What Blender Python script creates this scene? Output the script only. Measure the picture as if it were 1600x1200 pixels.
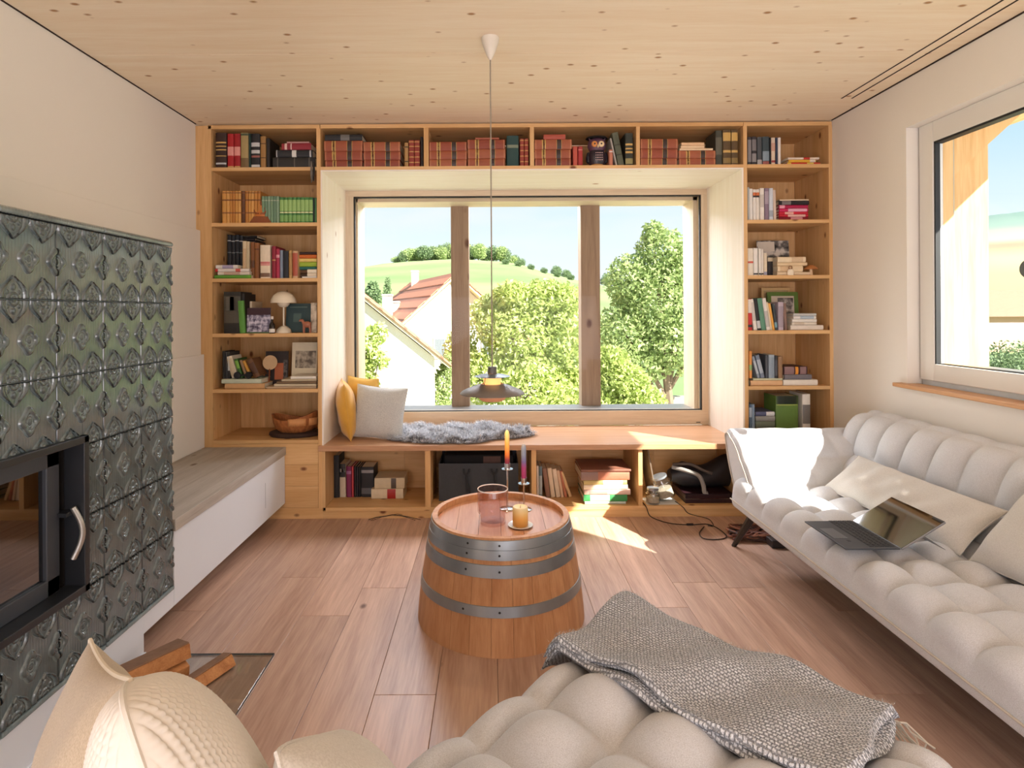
import bpy, bmesh, math, random
import numpy as np
from mathutils import Vector, Matrix, Euler

for o in list(bpy.data.objects):
    bpy.data.objects.remove(o)
random.seed(7)
rng = np.random.default_rng(11)
SC = bpy.context.scene
COL = SC.collection
PI = math.pi

# ------------------------------------------------------------------ camera
F, VX, VY, CAMZ, ROLL = 907.0, 767.0, 488.0, 1.25, 0.006
cd = bpy.data.cameras.new('camera'); cam = bpy.data.objects.new('camera', cd); COL.objects.link(cam)
cd.sensor_width = 36.0; cd.lens = 36.0 * F / 1600.0
cd.shift_x = (800 - VX) / 1600.0; cd.shift_y = -(600 - VY) / 1600.0
cd.clip_start = 0.05; cd.clip_end = 3000
cam.location = (0, 0, CAMZ); cam.rotation_euler = (PI / 2, ROLL, 0)
SC.camera = cam

def lin(c):
    out = []
    for v in c[:3]:
        v = v / 255.0
        out.append(v / 12.92 if v <= 0.04045 else ((v + 0.055) / 1.055) ** 2.4)
    return (out[0], out[1], out[2], 1.0)

# ------------------------------------------------------------------ sky, sun, added fill lights
world = bpy.data.worlds.new('sky'); SC.world = world; world.use_nodes = True
nt = world.node_tree; N = nt.nodes; L = nt.links
for n in list(N): N.remove(n)
wo = N.new('ShaderNodeOutputWorld'); bg = N.new('ShaderNodeBackground')
tc = N.new('ShaderNodeTexCoord'); sp = N.new('ShaderNodeSeparateXYZ'); rp = N.new('ShaderNodeValToRGB')
L.new(tc.outputs['Generated'], sp.inputs[0]); L.new(sp.outputs['Z'], rp.inputs[0])
e = rp.color_ramp.elements
e[0].position = 0.0; e[0].color = (0.66, 0.69, 0.70, 1)
e[1].position = 1.0; e[1].color = (0.20, 0.36, 0.60, 1)
a_ = e.new(0.10); a_.color = (0.58, 0.66, 0.70, 1)
a_ = e.new(0.24); a_.color = (0.38, 0.54, 0.63, 1)
ns = N.new('ShaderNodeTexNoise'); ns.inputs['Scale'].default_value = 2.2; ns.inputs['Detail'].default_value = 5
mp = N.new('ShaderNodeMapping'); mp.inputs['Scale'].default_value = (1, 1, 4)
L.new(tc.outputs['Generated'], mp.inputs[0]); L.new(mp.outputs[0], ns.inputs['Vector'])
r2 = N.new('ShaderNodeValToRGB'); r2.color_ramp.elements[0].position = 0.48; r2.color_ramp.elements[1].position = 0.72
L.new(ns.outputs['Fac'], r2.inputs[0])
mx = N.new('ShaderNodeMix'); mx.data_type = 'RGBA'; mx.inputs['B'].default_value = (0.62, 0.635, 0.645, 1)
L.new(r2.outputs['Color'], mx.inputs['Factor']); L.new(rp.outputs['Color'], mx.inputs['A'])
L.new(mx.outputs['Result'], bg.inputs['Color'])
bg.inputs['Strength'].default_value = 1.0
L.new(bg.outputs[0], wo.inputs['Surface'])

SUN = Vector((-1.0, 0.9, -0.95)).normalized()
sd = bpy.data.lights.new('sun', 'SUN'); so = bpy.data.objects.new('sun', sd); COL.objects.link(so)
sd.energy = 12.0; sd.angle = math.radians(0.6); sd.color = (1.0, 0.95, 0.86)
so.rotation_euler = SUN.to_track_quat('-Z', 'Y').to_euler(); so.location = (6, -5, 6)

def area(name, loc, direction, sx, sy, power, color):
    ld = bpy.data.lights.new(name, 'AREA'); lo = bpy.data.objects.new(name, ld); COL.objects.link(lo)
    ld.shape = 'RECTANGLE'; ld.size = sx; ld.size_y = sy; ld.energy = power; ld.color = color
    lo.location = loc; lo.rotation_euler = Vector(direction).to_track_quat('-Z', 'Z').to_euler()
    return lo
# added soft fill light before the plain rear wall, behind the camera
area('fill_rear', (0.1, -2.36, 1.20), (0, 1, 0.42), 3.7, 2.1, 95, (0.97, 0.93, 1.0))
# added fill lights, unseen outside the picture and side windows, brightening the room
area('fill_picture_window', (0.25, 4.95, 2.80), (0, -1, -0.62), 2.6, 1.2, 160, (0.90, 0.90, 1.0))
area('fill_side_window', (3.3, 1.95, 1.75), (-1, 0.1, -0.25), 1.4, 1.2, 8, (0.90, 0.95, 1.0))
vs = SC.view_settings
vs.view_transform = 'Standard'; vs.look = 'None'; vs.exposure = 0.68; vs.gamma = 1.0; vs.use_curve_mapping = False

# ------------------------------------------------------------------ helpers
def W(px, py, Y):
    """photo point on the plane at depth Y, used for measuring real sizes"""
    dx, dy = px - VX, py - VY
    dx, dy = dx - ROLL * dy, dy + ROLL * dx
    return Vector((dx * Y / F, Y, CAMZ - dy * Y / F))

def tag(o, label=None, cat=None, group=None, kind=None):
    if label: o['label'] = label
    if cat: o['category'] = cat
    if group: o['group'] = group
    if kind: o['kind'] = kind
    return o

def thing(name, label=None, cat=None, loc=(0, 0, 0), rot=(0, 0, 0), group=None, kind=None):
    o = bpy.data.objects.new(name, None); COL.objects.link(o)
    o.location = loc; o.rotation_euler = rot; o.empty_display_size = 0.05
    return tag(o, label, cat, group, kind)

def link(name, me, mat=None, parent=None, world=False):
    o = bpy.data.objects.new(name, me); COL.objects.link(o)
    if mat is not None and len(me.materials) == 0: me.materials.append(mat)
    if parent is not None:
        o.parent = parent
        if world and parent.type == 'EMPTY':
            mb = Matrix.LocRotScale(parent.location, parent.rotation_euler, parent.scale)
            o.matrix_parent_inverse = mb.inverted()
    return o

class G:
    def __init__(s): s.v = []; s.f = []; s.sm = []
    def add(s, vs, fs, smooth=False):
        b = len(s.v); s.v += [tuple(p) for p in vs]
        for f in fs: s.f.append([i + b for i in f]); s.sm.append(smooth)
        return s
    def box(s, x0, x1, y0, y1, z0, z1, M=None):
        if x0 > x1: x0, x1 = x1, x0
        if y0 > y1: y0, y1 = y1, y0
        if z0 > z1: z0, z1 = z1, z0
        p = [(x0, y0, z0), (x1, y0, z0), (x1, y1, z0), (x0, y1, z0), (x0, y0, z1), (x1, y0, z1), (x1, y1, z1), (x0, y1, z1)]
        if M is not None: p = [tuple(M @ Vector(q)) for q in p]
        return s.add(p, [(0, 3, 2, 1), (4, 5, 6, 7), (0, 1, 5, 4), (1, 2, 6, 5), (2, 3, 7, 6), (3, 0, 4, 7)])
    def lathe(s, prof, c=(0, 0, 0), n=32, sx=1, sy=1, M=None, smooth=True):
        vs, fs = [], []; m = len(prof)
        for i in range(n):
            a = 2 * PI * i / n
            for r, z in prof:
                p = Vector((c[0] + r * math.cos(a) * sx, c[1] + r * math.sin(a) * sy, c[2] + z))
                vs.append(M @ p if M is not None else p)
        for i in range(n):
            j = (i + 1) % n
            for k in range(m - 1):
                fs.append((i * m + k, j * m + k, j * m + k + 1, i * m + k + 1))
        s.add(vs, fs, smooth)
        shut = abs(prof[0][0] - prof[-1][0]) < 1e-6 and abs(prof[0][1] - prof[-1][1]) < 1e-6
        if prof[0][0] > 1e-5 and not shut: s.f.append([len(s.v) - n * m + i * m for i in range(n)][::-1]); s.sm.append(False)
        if prof[-1][0] > 1e-5 and not shut: s.f.append([len(s.v) - n * m + i * m + m - 1 for i in range(n)]); s.sm.append(False)
        return s
    def tube(s, pts, r, n=8, close=False, M=None):
        pts = [Vector(p) for p in pts]
        if M is not None: pts = [M @ p for p in pts]
        m = len(pts); rs = r if isinstance(r, (list, tuple)) else [r] * m
        vs, fs = [], []; up = None
        for i, p in enumerate(pts):
            if close: t = pts[(i + 1) % m] - pts[i - 1]
            else: t = pts[min(i + 1, m - 1)] - pts[max(i - 1, 0)]
            if t.length < 1e-9: t = Vector((0, 0, 1))
            t.normalize()
            if up is None: up = Vector((0, 0, 1)) if abs(t.z) < 0.9 else Vector((1, 0, 0))
            a = t.cross(up)
            if a.length < 1e-4: a = t.orthogonal()
            a.normalize(); b = a.cross(t); up = b
            for k in range(n):
                an = 2 * PI * k / n
                vs.append(p + (a * math.cos(an) + b * math.sin(an)) * rs[i])
        for i in range(m if close else m - 1):
            j = (i + 1) % m
            for k in range(n):
                l = (k + 1) % n
                fs.append((i * n + k, i * n + l, j * n + l, j * n + k))
        s.add(vs, fs, True)
        if not close:
            b0 = len(s.v) - n * m
            s.f.append([b0 + k for k in range(n)][::-1]); s.sm.append(False)
            s.f.append([b0 + (m - 1) * n + k for k in range(n)]); s.sm.append(False)
        return s
    def prism(s, poly, a, b, axis='x', M=None, smooth=False):
        """polygon in the two other axes, pulled from a to b along axis"""
        def mk(t, u, v):
            return {'x': (t, u, v), 'y': (u, t, v), 'z': (u, v, t)}[axis]
        n = len(poly)
        p = [mk(a, *q) for q in poly] + [mk(b, *q) for q in poly]
        if M is not None: p = [tuple(M @ Vector(q)) for q in p]
        b0 = len(s.v)
        s.add(p, [(i, (i + 1) % n, n + (i + 1) % n, n + i) for i in range(n)], smooth)
        s.f.append([b0 + i for i in range(n)][::-1]); s.sm.append(False)
        s.f.append([b0 + n + i for i in range(n)]); s.sm.append(False)
        return s
    def grid(s, P, smooth=True, closeu=False, closev=False):
        """P[i][j] points"""
        m, n = len(P), len(P[0])
        vs = [p for row in P for p in row]; fs = []
        for i in range(m if closeu else m - 1):
            for j in range(n if closev else n - 1):
                i2, j2 = (i + 1) % m, (j + 1) % n
                fs.append((i * n + j, i2 * n + j, i2 * n + j2, i * n + j2))
        return s.add(vs, fs, smooth)
    def mesh(s, name, mat=None, fix=True):
        me = bpy.data.meshes.new(name); me.from_pydata(s.v, [], s.f)
        me.polygons.foreach_set('use_smooth', s.sm)
        if any(s.sm) and len(s.f) < 60000: me.set_sharp_from_angle(angle=0.75)
        if fix and len(s.f) < 60000:
            bm = bmesh.new(); bm.from_mesh(me); bmesh.ops.recalc_face_normals(bm, faces=bm.faces); bm.to_mesh(me); bm.free()
        if mat is not None: me.materials.append(mat)
        me.update(); return me
    def build(s, name, mat, parent=None, world=False, bevel=0, sub=0):
        o = link(name, s.mesh(name, mat), None, parent, world)
        if bevel:
            b = o.modifiers.new('bevel', 'BEVEL'); b.width = bevel; b.segments = 2; b.limit_method = 'ANGLE'
        if sub:
            b = o.modifiers.new('sub', 'SUBSURF'); b.levels = sub; b.render_levels = sub
        return o

def copy_tree(o, parent=None):
    c = o.copy(); COL.objects.link(c)
    if parent is not None: c.parent = parent
    for ch in [x for x in bpy.data.objects if x.parent == o]: copy_tree(ch, c)
    return c

# ------------------------------------------------------------------ materials
MATS = {}
def base_mat(name):
    m = bpy.data.materials.new(name); m.use_nodes = True
    nt = m.node_tree; b = nt.nodes['Principled BSDF']
    return m, nt, nt.nodes, nt.links, b

def plain(name, col, rough=0.6, metal=0.0, var=0.10, scale=25.0, bump=0.0, bscale=200.0, coat=0.0, sheen=0.0, spec=0.5, emit=None, estr=0.0, stretch=(1, 1, 1)):
    if name in MATS: return MATS[name]
    m, nt, N, L, b = base_mat(name); c = lin(col)
    b.inputs['Roughness'].default_value = rough; b.inputs['Metallic'].default_value = metal
    b.inputs['Specular IOR Level'].default_value = spec
    b.inputs['Coat Weight'].default_value = coat; b.inputs['Coat Roughness'].default_value = 0.08
    b.inputs['Sheen Weight'].default_value = sheen
    tc = N.new('ShaderNodeTexCoord'); mp = N.new('ShaderNodeMapping'); mp.inputs['Scale'].default_value = stretch
    L.new(tc.outputs['Object'], mp.inputs[0])
    ns = N.new('ShaderNodeTexNoise'); ns.inputs['Scale'].default_value = scale; ns.inputs['Detail'].default_value = 4
    L.new(mp.outputs[0], ns.inputs['Vector'])
    mx = N.new('ShaderNodeMix'); mx.data_type = 'RGBA'
    mx.inputs['A'].default_value = tuple(v * (1 - var) for v in c[:3]) + (1,)
    mx.inputs['B'].default_value = tuple(min(1, v * (1 + var)) for v in c[:3]) + (1,)
    L.new(ns.outputs['Fac'], mx.inputs['Factor']); L.new(mx.outputs['Result'], b.inputs['Base Color'])
    if bump > 0:
        n2 = N.new('ShaderNodeTexNoise'); n2.inputs['Scale'].default_value = bscale; n2.inputs['Detail'].default_value = 3
        L.new(mp.outputs[0], n2.inputs['Vector'])
        bp = N.new('ShaderNodeBump'); bp.inputs['Strength'].default_value = bump; bp.inputs['Distance'].default_value = 0.004
        L.new(n2.outputs['Fac'], bp.inputs['Height']); L.new(bp.outputs[0], b.inputs['Normal'])
    if emit is not None:
        b.inputs['Emission Color'].default_value = lin(emit); b.inputs['Emission Strength'].default_value = estr
    MATS[name] = m; return m

def wood(name, light, dark, axis='x', rough=0.5, knot=None, kscale=9.0, kr=0.17, grain=1.0, objvar=0.0, kdens=1.0, spec=0.4, coat=0.0):
    """timber with growth grain along one axis, knots and a tone of its own for each board"""
    if name in MATS: return MATS[name]
    m, nt, N, L, b = base_mat(name)
    b.inputs['Roughness'].default_value = rough; b.inputs['Specular IOR Level'].default_value = spec
    b.inputs['Coat Weight'].default_value = coat; b.inputs['Coat Roughness'].default_value = 0.25
    tc = N.new('ShaderNodeTexCoord'); oi = N.new('ShaderNodeObjectInfo')
    ml = N.new('ShaderNodeMath'); ml.operation = 'MULTIPLY'; ml.inputs[1].default_value = 23.0
    L.new(oi.outputs['Random'], ml.inputs[0])
    cv = N.new('ShaderNodeCombineXYZ'); L.new(ml.outputs[0], cv.inputs[0]); L.new(ml.outputs[0], cv.inputs[1]); L.new(ml.outputs[0], cv.inputs[2])
    ad = N.new('ShaderNodeVectorMath'); ad.operation = 'ADD'
    L.new(tc.outputs['Object'], ad.inputs[0]); L.new(cv.outputs[0], ad.inputs[1])
    st = {'x': (0.06, 1, 1), 'y': (1, 0.06, 1), 'z': (1, 1, 0.06)}[axis]
    mp = N.new('ShaderNodeMapping'); mp.inputs['Scale'].default_value = st; L.new(ad.outputs[0], mp.inputs[0])
    n1 = N.new('ShaderNodeTexNoise'); n1.inputs['Scale'].default_value = 22 * grain; n1.inputs['Detail'].default_value = 6; n1.inputs['Distortion'].default_value = 0.6
    n2 = N.new('ShaderNodeTexNoise'); n2.inputs['Scale'].default_value = 140 * grain; n2.inputs['Detail'].default_value = 3
    L.new(mp.outputs[0], n1.inputs['Vector']); L.new(mp.outputs[0], n2.inputs['Vector'])
    sm = N.new('ShaderNodeMath'); sm.operation = 'MULTIPLY_ADD'; sm.inputs[1].default_value = 0.35; L.new(n2.outputs['Fac'], sm.inputs[0])
    s2 = N.new('ShaderNodeMath'); s2.operation = 'MULTIPLY'; s2.inputs[1].default_value = 0.65; L.new(n1.outputs['Fac'], s2.inputs[0]); L.new(s2.outputs[0], sm.inputs[2])
    rp = N.new('ShaderNodeValToRGB'); rp.color_ramp.elements[0].position = 0.34; rp.color_ramp.elements[1].position = 0.64
    rp.color_ramp.elements[0].color = lin(dark); rp.color_ramp.elements[1].color = lin(light)
    L.new(sm.outputs[0], rp.inputs[0]); col = rp.outputs['Color']
    if objvar > 0:
        hs = N.new('ShaderNodeHueSaturation')
        mr = N.new('ShaderNodeMapRange'); mr.inputs['To Min'].default_value = 1 - objvar; mr.inputs['To Max'].default_value = 1 + objvar
        L.new(oi.outputs['Random'], mr.inputs['Value']); L.new(mr.outputs[0], hs.inputs['Value']); L.new(col, hs.inputs['Color']); col = hs.outputs['Color']
    if knot is not None:
        sk = {'x': (0.6, 1, 1), 'y': (1, 0.6, 1), 'z': (1, 1, 0.6)}[axis]
        m2 = N.new('ShaderNodeMapping'); m2.inputs['Scale'].default_value = sk; L.new(ad.outputs[0], m2.inputs[0])
        vo = N.new('ShaderNodeTexVoronoi'); vo.inputs['Scale'].default_value = kscale; L.new(m2.outputs[0], vo.inputs['Vector'])
        kr_ = N.new('ShaderNodeMapRange'); kr_.inputs['From Min'].default_value = kr; kr_.inputs['From Max'].default_value = kr * 0.45
        L.new(vo.outputs['Distance'], kr_.inputs['Value'])
        sx = N.new('ShaderNodeSeparateColor'); L.new(vo.outputs['Color'], sx.inputs[0])
        gt = N.new('ShaderNodeMath'); gt.operation = 'LESS_THAN'; gt.inputs[1].default_value = kdens; L.new(sx.outputs[0], gt.inputs[0])
        mu = N.new('ShaderNodeMath'); mu.operation = 'MULTIPLY'; L.new(kr_.outputs[0], mu.inputs[0]); L.new(gt.outputs[0], mu.inputs[1])
        mk = N.new('ShaderNodeMix'); mk.data_type = 'RGBA'; mk.inputs['B'].default_value = lin(knot)
        L.new(mu.outputs[0], mk.inputs['Factor']); L.new(col, mk.inputs['A']); col = mk.outputs['Result']
    L.new(col, b.inputs['Base Color'])
    bp = N.new('ShaderNodeBump'); bp.inputs['Strength'].default_value = 0.12; bp.inputs['Distance'].default_value = 0.002
    L.new(sm.outputs[0], bp.inputs['Height']); L.new(bp.outputs[0], b.inputs['Normal'])
    MATS[name] = m; return m

def glassy(name, tint, r0=0.04, rough=0.0, grazing=0.6):
    """thin sheet: passes light straight through, mirrors more at grazing angles"""
    if name in MATS: return MATS[name]
    m, nt, N, L, b = base_mat(name); N.remove(b)
    out = N['Material Output']; tr = N.new('ShaderNodeBsdfTransparent'); gl = N.new('ShaderNodeBsdfGlossy')
    tr.inputs[0].default_value = tint + (1,); gl.inputs['Roughness'].default_value = rough
    lw = N.new('ShaderNodeLayerWeight'); lw.inputs['Blend'].default_value = 0.5
    pw_ = N.new('ShaderNodeMath'); pw_.operation = 'POWER'; pw_.inputs[1].default_value = 5.0; L.new(lw.outputs['Facing'], pw_.inputs[0])
    mr = N.new('ShaderNodeMapRange'); mr.inputs['To Min'].default_value = r0; mr.inputs['To Max'].default_value = grazing; L.new(pw_.outputs[0], mr.inputs['Value'])
    mx = N.new('ShaderNodeMixShader'); L.new(mr.outputs[0], mx.inputs[0]); L.new(tr.outputs[0], mx.inputs[1]); L.new(gl.outputs[0], mx.inputs[2])
    L.new(mx.outputs[0], out.inputs['Surface'])
    MATS[name] = m; return m

def island(name, c1, c2, rough=0.6, trans=0.0):
    """many small loose pieces (leaves, strands), each with its own tone"""
    if name in MATS: return MATS[name]
    m, nt, N, L, b = base_mat(name)
    ge = N.new('ShaderNodeNewGeometry'); rp = N.new('ShaderNodeValToRGB')
    rp.color_ramp.elements[0].color = lin(c1); rp.color_ramp.elements[1].color = lin(c2)
    L.new(ge.outputs['Random Per Island'], rp.inputs[0]); L.new(rp.outputs['Color'], b.inputs['Base Color'])
    b.inputs['Roughness'].default_value = rough
    if trans > 0:
        t = N.new('ShaderNodeBsdfTranslucent'); L.new(rp.outputs['Color'], t.inputs[0])
        mx = N.new('ShaderNodeMixShader'); mx.inputs[0].default_value = trans
        L.new(b.outputs[0], mx.inputs[1]); L.new(t.outputs[0], mx.inputs[2]); L.new(mx.outputs[0], N['Material Output'].inputs['Surface'])
    MATS[name] = m; return m

def weave(name, col, dark, rough=0.85, scale=420.0, amount=0.35, bump=0.25, mottle=0.12):
    """woven upholstery"""
    if name in MATS: return MATS[name]
    m, nt, N, L, b = base_mat(name)
    b.inputs['Roughness'].default_value = rough; b.inputs['Specular IOR Level'].default_value = 0.2
    b.inputs['Sheen Weight'].default_value = 0.25
    tc = N.new('ShaderNodeTexCoord')
    n1 = N.new('ShaderNodeTexNoise'); n1.inputs['Scale'].default_value = scale; n1.inputs['Detail'].default_value = 2
    n2 = N.new('ShaderNodeTexNoise'); n2.inputs['Scale'].default_value = 9.0; n2.inputs['Detail'].default_value = 3
    L.new(tc.outputs['Object'], n1.inputs['Vector']); L.new(tc.outputs['Object'], n2.inputs['Vector'])
    mx = N.new('ShaderNodeMix'); mx.data_type = 'RGBA'; mx.inputs['A'].default_value = lin(dark); mx.inputs['B'].default_value = lin(col)
    mr = N.new('ShaderNodeMapRange'); mr.inputs['From Min'].default_value = 0.5 - amount; mr.inputs['From Max'].default_value = 0.5 + amount * 0.4
    L.new(n1.outputs['Fac'], mr.inputs['Value']); L.new(mr.outputs[0], mx.inputs['Factor'])
    hs = N.new('ShaderNodeHueSaturation'); m3 = N.new('ShaderNodeMapRange'); m3.inputs['To Min'].default_value = 1 - mottle; m3.inputs['To Max'].default_value = 1 + mottle
    L.new(n2.outputs['Fac'], m3.inputs['Value']); L.new(m3.outputs[0], hs.inputs['Value']); L.new(mx.outputs['Result'], hs.inputs['Color'])
    L.new(hs.outputs['Color'], b.inputs['Base Color'])
    bp = N.new('ShaderNodeBump'); bp.inputs['Strength'].default_value = bump; bp.inputs['Distance'].default_value = 0.002
    L.new(n1.outputs['Fac'], bp.inputs['Height']); L.new(bp.outputs[0], b.inputs['Normal'])
    MATS[name] = m; return m

SPL, SPD, SPK = (229, 187, 132), (209, 160, 102), (124, 72, 36)
spx = wood('spruce_along_x', SPL, SPD, 'x', 0.55, SPK, 9.5, 0.15, objvar=0.05, kdens=0.55)
spy = wood('spruce_along_y', SPL, SPD, 'y', 0.55, SPK, 9.5, 0.15, objvar=0.05, kdens=0.55)
spz = wood('spruce_along_z', SPL, SPD, 'z', 0.55, SPK, 9.5, 0.15, objvar=0.05, kdens=0.55)
ceilm = wood('spruce_ceiling', (248, 232, 206), (240, 218, 186), 'x', 0.6, (172, 126, 80), 12.5, 0.15, objvar=0.02, kdens=0.75)
oak = wood('oak_floor', (204, 170, 148), (168, 132, 112), 'y', 0.34, (104, 70, 50), 4.2, 0.075, objvar=0.17, kdens=0.5, spec=0.5)
oakbench = wood('oak_seat', (206, 160, 122), (182, 134, 96), 'x', 0.35, None, objvar=0.05)
greywood = wood('grey_bench_board', (190, 182, 172), (164, 154, 142), 'y', 0.55, (112, 92, 74), 7.0, 0.14, kdens=0.5)
plaster = plain('white_plaster', (236, 230, 220), 0.9, var=0.02, scale=3, bump=0.03, bscale=90)
plaster2 = plain('white_plaster_panel', (236, 230, 222), 0.9, var=0.02, scale=3, bump=0.02, bscale=90)
whitepaint = plain('white_lacquer', (226, 230, 236), 0.45, var=0.02, scale=4)
whiteframe = plain('white_window_paint', (228, 224, 216), 0.4, var=0.02, scale=4)
black = plain('black_steel', (34, 36, 40), 0.42, 0.0, var=0.15, scale=20)
gasket = plain('black_gasket', (22, 22, 22), 0.6, var=0.1)
paneglass = glassy('window_glass', (0.985, 0.992, 0.99), 0.005, 0.0, 0.4)
# ================================================================== ROOM SHELL
XL, XR, YF, YB, CZ = -1.79, 2.083, 3.53, 3.93, 2.407
YREAR = -2.5

floor = thing('floor', kind='structure')
under = G().box(XL - 0.1, XR + 0.1, YREAR, 4.0, -0.06, -0.012).build('subfloor', plain('subfloor_dark', (60, 45, 36), 0.9), floor)
pw = 0.203
k0 = int((XL + 0.39) / pw) - 1
for k in range(k0, 13):
    xa, xb = max(XL - 0.02, -0.39 + k * pw), min(XR + 0.02, -0.39 + (k + 1) * pw)
    if xb - xa < 0.01: continue
    cuts = {-2: 2.40, -3: 2.75, -1: 2.64, 7: 2.62, 0: 1.9, 3: 2.95, 5: 2.45}.get(k, 1.6 + 1.3 * random.random())
    ys = [YREAR, cuts - 2.2, cuts, 3.6]
    for y0, y1 in zip(ys[:-1], ys[1:]):
        if y1 - y0 < 0.05: continue
        g = G().box(xa + 0.0006, xb - 0.0006, y0 + 0.0008, y1 - 0.0008, -0.012, 0)
        g.build('plank', oak, floor, bevel=0.0012)

ceil = thing('ceiling', kind='structure', loc=(0, 0, CZ))
for y0, y1 in ((-2.5, -1.01), (-1.01, 0.19), (0.19, 1.39), (1.39, 2.59), (2.59, 3.62)):
    G().box(XL - 0.02, XR + 0.02, y0 + 0.001, y1 - 0.001, CZ, CZ + 0.12).build('ceiling_panel', ceilm, ceil, True, bevel=0.0015)
dk = plain('shadow_gap_dark', (48, 32, 20), 0.9)  # dark colour stands in for shade in the recessed ceiling slots and gaps
for xs in (1.922, 1.978):
    G().box(xs - 0.004, xs + 0.004, -2.0, 3.17, CZ - 0.0015, CZ + 0.01).build('groove', dk, ceil, True)
G().box(XL, XL + 0.006, YREAR, YF, CZ - 0.004, CZ + 0.01).build('shadow_gap', dk, ceil, True)
G().box(XR - 0.008, XR, YREAR, YF, CZ - 0.004, CZ + 0.01).build('shadow_gap', dk, ceil, True)

wl = thing('wall_left', kind='structure')
G().box(XL - 0.2, XL, YREAR, 4.1, -0.05, CZ).build('plaster_wall', plaster, wl)
G().box(XL, -1.762, -1.0, YF - 0.002, 0, 1.758).build('chimney_breast', plaster, wl, bevel=0.003)
G().box(-1.762, -1.743, 2.292, YF - 0.004, 0.44, 1.005).build('splash_panel', plaster2, wl, bevel=0.002)

wr = thing('wall_right', kind='structure')
WY0, WY1, WZ0, WZ1 = 1.70, 2.905, 0.87, 2.16
g = G().box(XR, 2.24, YREAR, WY0, -0.05, CZ).box(XR, 2.24, WY1, 4.1, -0.05, CZ).box(XR, 2.24, WY0, WY1, -0.05, WZ0).box(XR, 2.24, WY0, WY1, WZ1, CZ)
g.build('plaster_wall', plaster, wr)

wb = thing('wall_back', kind='structure')
G().box(XL - 0.2, -1.03, YB + 0.015, 4.25, -0.4, CZ + 0.3).box(1.54, 2.40, YB + 0.015, 4.25, -0.4, CZ + 0.3).box(-1.03, 1.54, 4.00, 4.25, -0.4, 0.41).box(-1.03, 1.54, YB + 0.02, 4.25, 2.15, CZ + 0.3).build('outer_wall', plaster, wb)

wq = thing('wall_rear', kind='structure')
G().box(XL, XR, YREAR - 0.1, YREAR, 0, CZ).build('plaster_wall', plaster, wq)

# back picture window
w1 = thing('window_1', kind='structure', loc=(0.25, 4.10, 0.447))
palewood = wood('pale_window_wood', (226, 208, 182), (208, 186, 156), 'x', 0.5, None, objvar=0.02)
palewoodz = wood('pale_window_wood_upright', (226, 208, 182), (208, 186, 156), 'z', 0.5, None, objvar=0.02)
X0, X1, Z0, Z1 = -1.03, 1.54, 0.447, 2.12
fx0, fx1, fz0, fz1 = -0.967, 1.49, 0.550, 2.073
G().box(X0, X1, 4.10, 4.18, fz1, Z1).build('frame_head', palewood, w1, True, bevel=0.002)
G().box(X0, X1, 4.10, 4.18, Z0, fz0).build('frame_sill', palewood, w1, True, bevel=0.002)
G().box(X0, fx0, 4.10, 4.18, fz0, fz1).build('frame_post', palewoodz, w1, True, bevel=0.002)
G().box(fx1, X1, 4.10, 4.18, fz0, fz1).build('frame_post', palewoodz, w1, True, bevel=0.002)
t_ = 0.009
G().box(fx0, fx1, 4.108, 4.13, fz1 - t_, fz1).box(fx0, fx1, 4.108, 4.13, fz0, fz0 + 0.006).box(fx0, fx0 + t_, 4.108, 4.13, fz0, fz1).box(fx1 - t_, fx1, 4.108, 4.13, fz0, fz1).build('gasket', gasket, w1, True)
G().box(fx0 + 0.002, fx1 - 0.002, 4.131, 4.137, fz0 + 0.002, fz1 - 0.002).build('pane', paneglass, w1, True)
# outer lining and two timber posts of the facade
G().box(fx0 - 0.02, fx1 + 0.02, 4.18, 4.40, fz1 - 0.025, fz1 + 0.05).build('outer_head', palewood, w1, True)
G().box(fx0 - 0.05, fx0 + 0.012, 4.18, 4.40, fz0 - 0.03, fz1).build('outer_jamb', palewoodz, w1, True)
G().box(fx1 - 0.03, fx1 + 0.05, 4.18, 4.40, fz0 - 0.03, fz1).build('outer_jamb', palewoodz, w1, True)
G().box(fx0 - 0.05, fx1 + 0.05, 4.18, 4.42, fz0 - 0.06, fz0 - 0.005).build('outer_sill', plain('grey_sill_metal', (150, 146, 140), 0.4, 0.6), w1, True)
postm = wood('weathered_post', (168, 142, 118), (138, 112, 92), 'z', 0.7, (96, 62, 44), 5, 0.14, kdens=0.5)
for a, b in ((W(705, 480, 4.36).x, W(733, 480, 4.36).x), (W(908, 480, 4.36).x, W(938, 480, 4.36).x)):
    G().box(a, b, 4.36, 4.50, -3.2, 2.7).build('facade_post', postm, w1, True, bevel=0.004)
G().box(1.445, 1.475, 4.098, 4.101, 0.462, 0.467).build('maker_mark', gasket, w1, True)

# lining of the deep window niche
tr = thing('trim_1', kind='structure', loc=(0.25, YF, 0.447))
paleliner = wood('pale_spruce_lining_z', (248, 241, 230), (240, 230, 214), 'z', 0.55, (170, 118, 74), 6.0, 0.10, kdens=0.5)
palelinerx = wood('pale_spruce_lining_x', (248, 241, 230), (240, 230, 214), 'x', 0.55, (170, 118, 74), 6.0, 0.10, kdens=0.5)
G().box(-1.031, -1.022, YF, 4.10, 0.447, 2.121).build('reveal_board', paleliner, tr, True)
G().box(1.531, 1.541, YF, 4.10, 0.447, 2.121).build('reveal_board', paleliner, tr, True)
G().box(-1.022, 1.531, YF, 4.10, 2.112, 2.121).build('reveal_board', palelinerx, tr, True)

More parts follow.
